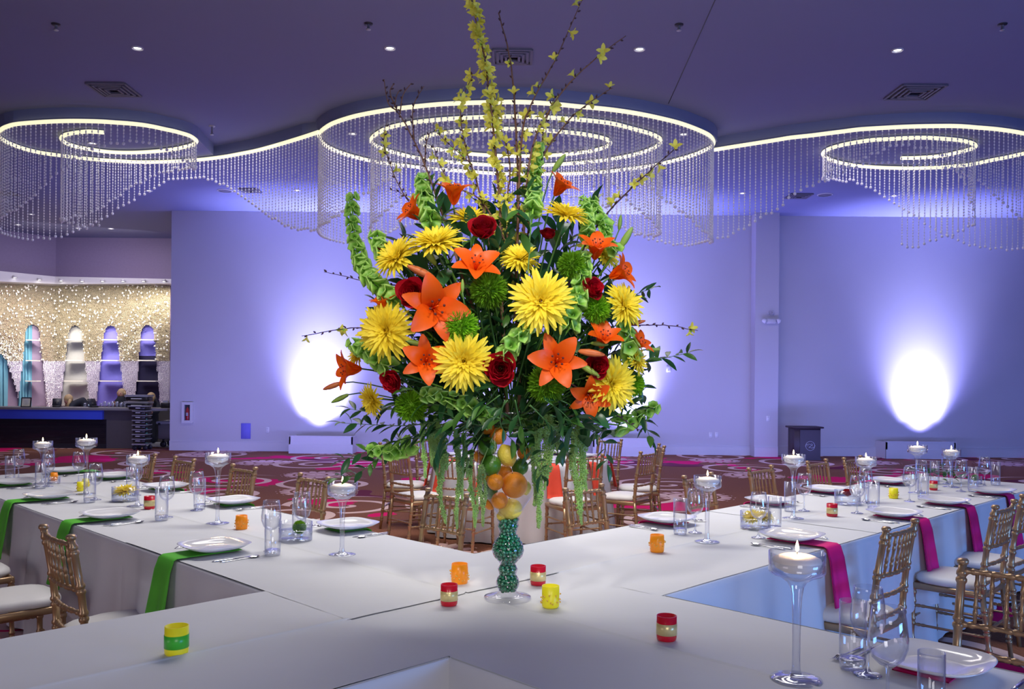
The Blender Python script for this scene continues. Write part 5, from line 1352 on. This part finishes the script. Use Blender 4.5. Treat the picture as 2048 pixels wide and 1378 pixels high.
# --- bells of Ireland
mb = MB(); n = 10
def bellv(r, z, k): return [(r * (1 + .10 * cos(5 * 2 * pi * i / n)) * cos(2 * pi * i / n), r * (1 + .10 * cos(5 * 2 * pi * i / n)) * sin(2 * pi * i / n), z) for i in range(n)]
rg = [bellv(.003, 0, 0), bellv(.006, .006, 0), bellv(.0125, .012, 0), bellv(.0185, .015, 0), bellv(.0172, .0172, 0)]
mb.add([p for r in rg for p in r], [(j * n + i, j * n + (i + 1) % n, (j + 1) * n + (i + 1) % n, (j + 1) * n + i) for j in range(4) for i in range(n)])
BELL = mb.mesh('bell', M['bellcup'])
def spline(P, n):
    out = []
    for i in range(len(P) - 1):
        p0, p1, p2, p3 = P[max(0, i - 1)], P[i], P[i + 1], P[min(len(P) - 1, i + 2)]
        for k in range(n):
            u = k / n; out.append(.5 * ((2 * p1) + (p2 - p0) * u + (2 * p0 - 5 * p1 + 4 * p2 - p3) * u * u + (3 * p1 - p0 - 3 * p2 + p3) * u ** 3))
    out.append(P[-1]); return out
def along(pts):
    L = [0]
    for a, b in zip(pts, pts[1:]): L.append(L[-1] + (b - a).length)
    return L
def sample(pts, L, s):
    for i in range(len(pts) - 1):
        if L[i + 1] >= s: u = (s - L[i]) / max(1e-6, L[i + 1] - L[i]); return pts[i].lerp(pts[i + 1], u), (pts[i + 1] - pts[i]).normalized()
    return pts[-1], (pts[-1] - pts[-2]).normalized()
def bells(px, lb, dy=0, w=1.0, tail=True):
    P = [PY(x, y, VY + depth(x, y, .95) + dy) for x, y in px]
    base_ = P[0]
    pts = spline(P, 5); L = along(pts)
    t = thing('bells_of_ireland', lb, 'flower', base_, group='green bell-covered flower spikes')
    full = ([MOUTH + Vector((0, 0, -.02)), MOUTH.lerp(base_, .5) + Vector((0, 0, .02))] if tail else []) + pts
    mb = MB(); mb.tube([p - base_ for p in full], .0032, 6); mb.build('stem', M['bell'], t)
    s = 0; k = 0
    while s < L[-1]:
        p, d = sample(pts, L, s); f = s / L[-1]; sc = w * 1.45 * (1.0 - .35 * f)
        a = Vector(d).orthogonal().normalized()
        for i in range(4):
            v = a.copy(); v.rotate(Matrix.Rotation(2 * pi * i / 4 + k * .8 + R.uniform(-.3, .3), 3, d)); v = (v + d * R.uniform(.1, .6)).normalized()
            o = put('bell', BELL, t, p - base_ + v * R.uniform(.002, .010) + d * R.uniform(-.006, .006), v.to_track_quat('Z', 'Y').to_euler()); o.scale = (sc * R.uniform(.85, 1.15),) * 3
        s += .029 * sc; k += 1
for a in [([(790, 600), (745, 560), (716, 510), (707, 450), (705, 395)], 'tallest green bell spike at the upper left edge'), ([(862, 440), (850, 400), (842, 350)], 'green bell spike behind the bare twig, upper left'), ([(1066, 420), (1070, 360), (1076, 290)], 'highest green bell spike right of the central branches', 0, .85),
          ([(1176, 470), (1172, 430), (1167, 398)], 'short green bell spike at upper right, left of a pair', 0, .72), ([(1212, 455), (1194, 430), (1184, 402)], 'short green bell spike at upper right, right of a pair', 0, .72), ([(1140, 655), (1152, 610), (1165, 560), (1171, 508)], 'upright green bell spike right of the large yellow bloom'),
          ([(1008, 712), (1040, 670), (1066, 640), (1086, 612)], 'green bell spike between the central rose and large yellow bloom'), ([(778, 520), (762, 495), (750, 468)], 'small green bell spike at the left by the yellow blooms'), ([(985, 838), (940, 812), (895, 796), (850, 788)], 'long green bell spike lying over the vase mouth to the left'),
          ([(820, 890), (790, 905), (738, 902)], 'lowest green bell spike at left below the leaves'), ([(1262, 715), (1252, 660), (1238, 605)], 'green bell spike at right edge below a yellow bloom'), ([(1235, 850), (1270, 838), (1306, 816)], 'green bell spike at lower right against the uplight'),
          ([(775, 735), (745, 712), (706, 688)], 'green bell spike at far left pointing up left'), ([(1232, 500), (1215, 480), (1208, 455)], 'small green bell spike behind the upper right lily', 0, .72)]:
    bells(*a)
# --- lily buds
def bud(x, y, ln, d2, m, lb):
    p = PY(x, y, VY + depth(x, y, 1.02)); d = Vector((d2[0], -.15, d2[1])).normalized(); q = d.to_track_quat('Z', 'Y'); L = ln / K
    t = thing('lily_bud', lb, 'flower bud', p, group='closed lily buds', rot=q.to_euler())
    mb = MB()
    for k in range(3):
        T = rotz(k * 2 * pi / 3)
        mb.lathe([(.0006, -L * .5), (L * .07, -L * .42), (L * .125, -L * .12), (L * .115, L * .15), (L * .065, L * .38), (.0008, L * .5)], 8, T @ Matrix.Translation((L * .022, 0, 0)))
    mb.build('petals', M[m], t); stem_child(t, p, q, back=L * .45, r=.0026)
for a in [(857, 508, 48, (-.55, .8), 'bud', 'green bud pointing up left near the upper yellow bloom'), (842, 544, 54, (-.95, .42), 'budo', 'long coppery bud at left above the red rose'), (680, 797, 38, (-.9, -.45), 'bud', 'green bud at far left below the low lily'), (1118, 326, 42, (.6, .8), 'bud', 'green bud above the top right lily'),
          (1240, 445, 30, (.1, 1), 'bud', 'small upright green bud at upper right'), (1252, 476, 48, (.5, .85), 'bud', 'long green bud at upper right edge'), (1199, 688, 32, (1, -.1), 'bud', 'yellow-green bud right of the facing lily'), (1183, 706, 48, (1, -.15), 'budo', 'coppery yellow bud under the yellow-green bud'),
          (1178, 740, 42, (.85, -.5), 'bud', 'striped green bud before the lower right rose'), (832, 686, 34, (-1, .2), 'bud', 'green bud right of the left yellow bloom'), (1306, 699, 28, (1, 0), 'bud', 'small green bud at right edge'), (1121, 658, 22, (0, 1), 'forsy', 'small yellow bud above the facing lily'),
          (925, 572, 24, (0, 1), 'bud', 'round green bud right of the large lily'), (665, 772, 40, (-.9, -.35), 'budo', 'slim orange bud at far left beside the low lily'), (1275, 645, 30, (.9, .2), 'budo', 'coppery bud at the base of the right twig')]:
    bud(*a)
# --- forsythia and bare branches
mb = MB()
for k in range(4): petal(mb, .017, .0045, radians(35), radians(85), 4, .2, .6, 0, .001, rotz(k * pi / 2))
mb.tube([(0, 0, -.006), (0, 0, .001)], .0016, 5); BLO = mb.mesh('blossom', M['forsy'])
mb = MB(); mb.lathe([(.0015, 0), (.0035, .004), (.0028, .009), (.0005, .013)], 6); NOD = mb.mesh('node', M['barkd'])
mb = MB(); petal(mb, .018, .004, radians(20), radians(60), 4, .3, .7); SPR = mb.mesh('leaflet', M['bell'])
def branch(px, lb, dens, dy=0.0, m='bark', r0=.006, d0=None, twigs=(), s0=0.0):
    P = []
    for i, (x, y) in enumerate(px):
        dd = (depth(x, y, .35) if y > 420 else -.05) + dy; P.append(PY(x, y, VY + dd))
    pts = spline(P, 6); L = along(pts); base_ = P[0]
    t = thing('flowering_branch' if dens > 0 else 'bare_branch', lb, 'branch', base_, group='tall branches in the bouquet')
    mb = MB(); N = len(pts); pj = [p - base_ + Vector((R.uniform(-1, 1), R.uniform(-1, 1), R.uniform(-1, 1))) * .0015 for p in pts]
    mb.tube(pj, [r0 * (1 - .72 * i / N) for i in range(N)], 6)
    tw = []
    for q in twigs:
        Q = [PY(x, y, VY - .05 + dy) for x, y in q]; sp = spline(Q, 4); tw.append(sp); mb.tube([p - base_ for p in sp], [r0 * .5 * (1 - .6 * i / len(sp)) for i in range(len(sp))], 5)
    mb.build('wood', M[m], t)
    for pp in [pts] + tw:
        LL = along(pp); s = LL[-1] * s0 if pp is pts else .01
        while s < LL[-1]:
            p, d = sample(pp, LL, s); a = d.orthogonal().normalized(); v = a.copy(); v.rotate(Matrix.Rotation(R.uniform(0, 6.28), 3, d))
            put('node', NOD, t, p - base_ + v * .002, (v + d).to_track_quat('Z', 'Y').to_euler())
            if dens > 0 and R.random() < min(1, dens):
                for k in range(1 + int(R.random() * dens * 2.2)):
                    v = a.copy(); v.rotate(Matrix.Rotation(R.uniform(0, 6.28), 3, d)); v = (v + d * R.uniform(-.1, .8)).normalized()
                    o = put('blossom', BLO, t, p - base_ + v * .009, v.to_track_quat('Z', 'Y').to_euler()); o.scale = (R.uniform(1.3, 1.9),) * 3
                    if R.random() < .35: put('leaflet', SPR, t, p - base_, (v + d).to_track_quat('Z', 'Y').to_euler())
            s += (.017 if dens > .8 else .026) * R.uniform(.7, 1.3)
for a in [([(1015, 830), (1003, 600), (1000, 420), (985, 240), (968, 110), (940, -8)], 'tallest branch thick with yellow blossom, left of centre', 1.0, 0, 'bark', .0075, None, (), .36),
          ([(1040, 820), (1032, 560), (1036, 420), (1032, 260), (1022, 130), (997, 26)], 'upright brown branch in the very centre, few buds', .35, .03, 'bark', .0075, None, (), .3),
          ([(1030, 640), (1042, 300), (1062, 210), (1110, 120), (1168, -8)], 'branch leaning right and leaving the top of the picture', .45, -.02, 'bark', .005, None, (), .3),
          ([(1040, 660), (1058, 330), (1100, 220), (1165, 140), (1251, 72)], 'long branch reaching towards the right downlight', .45, -.05, 'bark', .005, None, (), .3),
          ([(1040, 660), (1070, 360), (1130, 250), (1180, 205), (1226, 176)], 'branch reaching right below the long one', .5, .0, 'bark', .0045, None, (), .3),
          ([(1000, 760), (940, 600), (895, 460), (850, 330), (812, 250), (792, 220)], 'bare forked twig at the upper left', 0, -.02, 'bark', .006, None, ([(792, 220), (776, 205), (768, 158)], [(795, 222), (780, 185), (788, 168)], [(800, 228), (806, 190), (823, 166)], [(828, 280), (826, 215), (848, 172)], [(790, 215), (792, 195), (798, 182)], [(850, 330), (852, 290), (860, 265)]), .3),
          ([(1120, 620), (1165, 500), (1215, 425), (1285, 355), (1352, 296)], 'branch crossing the ring lights at right', .45, -.1, 'barkd', .005, None, (), .25),
          ([(900, 662), (820, 660), (760, 657), (690, 657), (604, 672)], 'horizontal branch sticking out at left with three blossoms', .4, -.1, 'barkd', .004, None, (), .45),
          ([(1180, 680), (1240, 655), (1290, 650), (1345, 652), (1396, 662)], 'horizontal branch sticking out at right', .6, -.1, 'barkd', .0035, None, (), .45),
          ([(880, 610), (810, 575), (745, 565), (648, 543)], 'bare dark twig at left, lower of two', 0, -.1, 'barkd', .0032, None, (), .3),
          ([(850, 610), (790, 578), (745, 557), (706, 532)], 'bare dark twig at left, upper of two', 0, -.08, 'barkd', .003, None, (), .3),
          ([(1130, 760), (1190, 800), (1240, 835), (1284, 863)], 'brown twig at lower right with one blossom', .25, -.12, 'barkd', .0035, None, (), .4),
          ([(985, 520), (958, 380), (930, 290), (922, 215), (945, 150)], 'arching branch with sparse blossom left of the tallest', .7, .04, 'bark', .004, None, ([(945, 330), (900, 290), (870, 262)],), .3),
          ([(900, 520), (860, 440), (815, 400), (770, 300), (774, 240)], 'thin blossom branch before the large ring at left', .3, .05, 'bark', .003, None, ([(830, 410), (800, 385), (780, 380)],), .4),
          ([(1025, 560), (1012, 430), (1020, 330), (1000, 250), (985, 180)], 'short branch of blossom close behind the tallest', .8, .05, 'bark', .0045, None, (), .2),
          ([(1045, 560), (1050, 420), (1075, 330), (1090, 250), (1110, 190)], 'short branch of sparse blossom right of centre', .6, .06, 'bark', .004, None, (), .2),
          ([(1010, 480), (960, 400), (905, 370), (880, 330), (866, 290)], 'low branch of blossom beside the highest lily', .6, .02, 'bark', .0035, None, (), .3)]:
    branch(*a)
# --- hanging amaranth
def tassel(x, y0, y1, w, lb, dy=-.14, lean=0):
    P = [PY(x, y0, VY + dy), PY(x + lean * .4, (y0 + y1) / 2, VY + dy), PY(x + lean, y1, VY + dy)]; base_ = P[0]
    pts = spline(P, 8); L = along(pts)
    t = thing('hanging_amaranth', lb, 'flower', base_, group='pale green hanging tassels')
    mb = MB(); mb.tube([MOUTH + Vector((0, 0, .0)) - base_, (MOUTH - base_) * .5 + Vector((0, 0, .05)), Vector((0, 0, 0))], .002, 5); mb.tube([p - base_ for p in pts], .0018, 5); mb.build('stem', M['ama'], t)
    mb = MB(); tails = [(0, 1.0, 1.0)] if w < 12 else [(0, 1.0, .62), (-w * .42, .80, .5), (w * .40, .66, .5)] + ([(-w * .8, .45, .4)] if w > 18 else [])
    for ox, fr, wk in tails:
        W_ = w / K / 2 * 1.15 * wk; n = int(L[-1] * fr * 3900 * max(.4, w * wk / 12)); ph = R.uniform(0, 6)
        for i in range(n):
            f = (i + R.random()) / n; s = L[-1] * f * fr; p, d = sample(pts, L, s)
            lump = .8 + .25 * sin(s * 75 + ph) + .12 * sin(s * 210 + ph); ww = W_ * lump * (1 if f < .75 else 1 - (f - .75) * 3.0)
            a = R.uniform(0, 6.28); rr_ = ww * sqrt(R.random()) * (1.0 if R.random() < .85 else 1.45)
            mb.octa(tuple(p - base_ + Vector((ox / K + .006 * sin(s * 22 + ph) + rr_ * cos(a), rr_ * sin(a), R.uniform(-.003, .003)))), R.uniform(.0018, .0034), R.uniform(.002, .0042))
    o = mb.build('tassel', M['ama'], t, False); o['kind'] = 'stuff'
for a in [(848, 835, 955, 9, 'leftmost thin pale green tassel'), (866, 840, 930, 14, 'short wide pale green tassel at the left'), (882, 850, 985, 20, 'wide pale green tassel left of the vase'), (880, 950, 1046, 9, 'long low pale green tassel left of the vase', -.14, 9),
          (914, 860, 1057, 9, 'thin long pale green tassel nearest the vase on left', -.14, 2), (926, 870, 1000, 12, 'medium pale green tassel left of the vase glass'), (942, 900, 1055, 9, 'thin pale green tassel ending beside the gems', -.1, 6), (962, 930, 1052, 12, 'pale green tassel hanging close in front of the left glass', -.15, 2),
          (1094, 830, 1056, 24, 'widest long pale green tassel right of the vase', -.14, -20), (1068, 880, 1012, 9, 'thin pale green tassel between vase glass and the widest one'), (1160, 850, 1048, 22, 'pale green tassel farthest right', -.12, 4), (1146, 860, 940, 10, 'short pale green tassel beside the farthest right one'), (1112, 850, 900, 14, 'short pale green tassel above the gold chair')]:
    tassel(*a)
# --- leafy sprays
def leaf_mesh(L, W_, m, fold_=.35, bend=.5):
    mb = MB(); petal(mb, L, W_, radians(90 - 20 * bend), radians(90 + 40 * bend), 5, fold_, .9); return mb.mesh('leaf', M[m])
LM = [leaf_mesh(.072, .0125, 'leaf'), leaf_mesh(.060, .0105, 'leaf', .3, .2), leaf_mesh(.068, .0125, 'leaf2', .3, .8)]
BLM = [leaf_mesh(.095, .026, 'leafb', .2, .6), leaf_mesh(.11, .022, 'leafb', .3, 1.0), leaf_mesh(.09, .016, 'leaf2', .3, .7)]
def spray(P, lb, meshes=LM, step=.021, m='stem', sc=1.0, s0=.15, grp='leafy sprays in the bouquet'):
    pts = spline(P, 5); L = along(pts); base_ = P[0]
    t = thing('leaf_spray', lb, 'foliage', base_, group=grp)
    mb = MB(); N = len(pts); mb.tube([p - base_ for p in pts], [.0026 * (1 - .7 * i / N) for i in range(N)], 5); mb.build('stem', M[m], t)
    s = L[-1] * s0; k = 0
    while s < L[-1] + .001:
        p, d = sample(pts, L, s); a = d.orthogonal().normalized(); v = a.copy(); v.rotate(Matrix.Rotation(k * pi + R.uniform(-.7, .7), 3, d)); v = (v + d * .75).normalized()
        q = v.to_track_quat('X', 'Z'); q = q @ Euler((R.uniform(-.9, .9), 0, 0)).to_quaternion()
        o = put('leaf', meshes[R.randrange(len(meshes))], t, p - base_, q.to_euler()); o.scale = (sc * R.uniform(.75, 1.15),) * 3
        s += step * R.uniform(.8, 1.2); k += 1
    v = sample(pts, L, L[-1])[1]; o = put('leaf', meshes[0], t, pts[-1] - base_, v.to_track_quat('X', 'Z').to_euler()); o.scale = (sc * .9,) * 3
    return t
def spx(px, lb, dy=0, **k):
    P = [PY(x, y, VY + depth(x, y, .9) + dy) for x, y in px]; return spray(P, lb, **k)
for a in [([(930, 830), (830, 850), (760, 850), (684, 846)], 'leafy spray at left reaching over the ledge', 0), ([(900, 850), (800, 880), (740, 900), (690, 920)], 'leafy spray drooping to lower left', 0), ([(880, 860), (790, 890), (720, 945), (676, 958)], 'lowest leafy spray at left with darker leaves', .02),
          ([(880, 810), (800, 805), (760, 825), (700, 818)], 'leafy spray below the lowest yellow bloom', 0), ([(1150, 760), (1250, 735), (1310, 720), (1376, 706)], 'leafy spray reaching out at right over the switch plate', .05), ([(1200, 640), (1255, 600), (1280, 585), (1303, 578)], 'short sprig at the right edge by the lily', .1),
          ([(1150, 780), (1230, 800), (1280, 830), (1300, 876)], 'leafy spray at lower right before the uplight', .0), ([(1250, 720), (1275, 755), (1285, 790)], 'short hanging sprig at right edge', .05), ([(1100, 830), (1160, 850), (1205, 880), (1215, 930)], 'leafy spray hanging at right before the chairs', -.05),
          ([(1015, 800), (985, 840), (960, 850), (905, 835)], 'leafy spray over the left rim of the vase', -.1), ([(1030, 800), (1040, 845), (1055, 890), (1085, 952)], 'leafy spray hanging down the front of the vase', -.12), ([(1010, 800), (1000, 840), (1010, 865), (1030, 885)], 'leafy sprig covering the vase mouth', -.14),
          ([(1060, 810), (1090, 840), (1120, 870), (1135, 905)], 'leafy spray right of the vase rim', -.1), ([(1000, 790), (950, 830), (930, 870), (938, 930)], 'broad-leaved sprig hanging left of the vase', -.08), ([(1150, 500), (1165, 450), (1195, 400)], 'thin leafy spray at the upper right', .05),
          ([(1055, 560), (1060, 470), (1058, 400), (1052, 350)], 'dark leafy spray right beside the central branch', .0), ([(900, 470), (880, 430), (870, 395), (850, 370)], 'dark leaves below the highest lily', .0)]:
    spx(a[0], a[1], a[2])
# broad leaves low in the bouquet
for a in [([(1000, 770), (985, 790), (970, 812)], 'broad dark leaves under the central red rose', -.05), ([(930, 820), (905, 860), (890, 905)], 'broad leaves hanging left of the vase', -.08), ([(1090, 800), (1130, 830), (1160, 870)], 'broad leaves hanging right of the vase', -.08),
          ([(1120, 800), (1180, 830), (1215, 860)], 'broad leaves at the lower right', -.02), ([(900, 790), (860, 800), (815, 770)], 'broad leaves at the lower left', 0), ([(900, 540), (870, 570), (880, 640)], 'broad leaves behind the large orange lily', .08),
          ([(860, 560), (850, 470), (880, 440)], 'broad leaves between the upper yellow blooms', .05), ([(1120, 640), (1150, 690), (1140, 740)], 'broad leaves between the lilies at right', .05), ([(960, 690), (940, 760), (960, 790)], 'broad leaves below the left central bloom', .05)]:
    spx(a[0], a[1], a[2], meshes=BLM, step=.035, s0=.0, grp='broad leaves in the bouquet')
# the green heart of the bouquet: sprays filling the volume behind the blooms
cnt = 0; rr = random.Random(21)
while cnt < 125:
    a = rr.uniform(0, 2 * pi); u = sqrt(rr.random()); x = 1005 + 275 * u * cos(a); y = 640 - 235 * u * sin(a)
    if y > 765 and rr.random() < .7: continue
    if y < 420 and abs(x - 1005) > 150: continue
    w = 265 * (1 - max(0, (560 - y) / 420) ** 1.3); 
    if abs(x - 1005) > w: continue
    dd = depth(x, y, 1) * rr.uniform(-.55, .80)
    tip = PY(x, y, VY + dd); b = MOUTH + Vector((rr.uniform(-.05, .05), rr.uniform(-.05, .05), -.02))
    m_ = b.lerp(tip, .5) + Vector(((tip.x - b.x) * .18, 0, -.05))
    reg = ('upper' if y < 540 else 'middle' if y < 680 else 'lower') + ' ' + ('left' if x < 900 else 'centre' if x < 1100 else 'right') + ' of the bouquet'
    spray([b, m_, tip], 'dense dark leafy spray among the blooms, ' + reg, LM if cnt % 4 else BLM, .019 if cnt % 4 else .036, sc=1.05, s0=.30,
          grp='leafy sprays filling the ' + reg)
    cnt += 1
# ================================================================== FLOWER BOWLS ON THE ARMS
def bowl(x, y, wpx, lb):
    p = PZ(x, y, TZ); s = (y - (CY + ROLL * (x - CX))) / .81; r = wpx / s / 2
    t = thing('glass_bowl', lb, 'bowl', (p.x, p.y, TZ + .004), group='low glass flower bowls'); h = r * 1.15
    lathe_obj('wall', [(r * .96, .002), (r, .008), (r, h), (r - .003, h), (r - .003, .01)], 'glass', t, 32)
    lathe_obj('base', [(.001, 0), (r * .96, 0), (r - .002, .010), (.001, .012)], 'glass2', t, 28)
    lathe_obj('water', [(.001, h * .58), (r - .004, h * .58), (r - .004, .014)], 'water', t, 28)
    return Vector((p.x, p.y, TZ + .004)), r, h
def float_mum(c, r, h, off, sc, lb, axis=(0, -.25, 1)):
    p = c + Vector((off[0], off[1], h * .62)); t = thing('floating_chrysanthemum', lb, 'flower', p, group='floating yellow blooms', rot=q_of(axis).to_euler())
    o = put('petals', MM[1], t); o.scale = (sc, sc, sc * .8); o['kind'] = 'stuff'; o = put('centre', CEN_M, t); o.scale = (sc,) * 3
    mb = MB(); mb.tube([(0, 0, 0), (0, 0, -h * .4)], .0025, 5); mb.build('stem', M['stem'], t)
c, r, h = bowl(250, 1003, 50, 'low glass bowl with a yellow bloom on left arm'); float_mum(c, r, h, (0, 0), r / .085, 'yellow bloom floating in the bowl on left arm')
c, r, h = bowl(591, 1083, 66, 'low glass bowl with a pale green bloom behind the tumblers, left arm')
p = c + Vector((.02, 0, h * .72)); t = thing('green_ball_bloom', 'pale green bloom floating in the bowl on left arm', 'flower', p); o = put('bloom', BM[0], t); o.scale = (.75,) * 3; o['kind'] = 'stuff'
c, r, h = bowl(1511, 1058, 60, 'low glass bowl with two yellow blooms on right arm'); float_mum(c, r, h, (-.02, 0), r / .12, 'left yellow bloom in the bowl on right arm', (-.3, -.5, 1)); float_mum(c, r, h, (.055, .01), r / .14, 'right yellow bloom in the bowl on right arm', (.3, -.5, 1))
c, r, h = bowl(1695, 1010, 50, 'low glass bowl with a floating red rose on right arm')
p = c + Vector((0, 0, h * .8)); t = thing('floating_rose', 'red rose floating in the bowl on right arm', 'flower', p, rot=(0, 0, 0))
for k in range(6): o = put('outer_petal', RP[k % 5], t, None, (0, 0, k * pi / 3)); o.scale = (1.0,) * 3
o = put('rose_heart', RH, t)
c, r, h = bowl(108, 968, 23, 'small low glass bowl far along left arm')
c, r, h = bowl(1950, 968, 26, 'small low glass bowl far along right arm')
p = c + Vector((0, 0, h * .8)); t = thing('green_ball_bloom', 'small green bloom floating in the far bowl of right arm', 'flower', p); o = put('bloom', BM[1], t); o.scale = (.6,) * 3; o['kind'] = 'stuff'
p = PZ(1878, 965, TZ); t = thing('leaf_spray', 'bunch of green leaves lying far along right arm behind the glasses', 'foliage', (p.x, p.y, TZ + .03))
for i in range(46):
    a = R.uniform(0, 6.28); rr_ = R.uniform(.0, .16); o = put('leaf', BLM[i % 3], t, (rr_ * cos(a) * 1.6, rr_ * sin(a), R.uniform(0, .08)), (R.uniform(-.5, .5), R.uniform(-.7, .3), a)); o.scale = (.7,) * 3
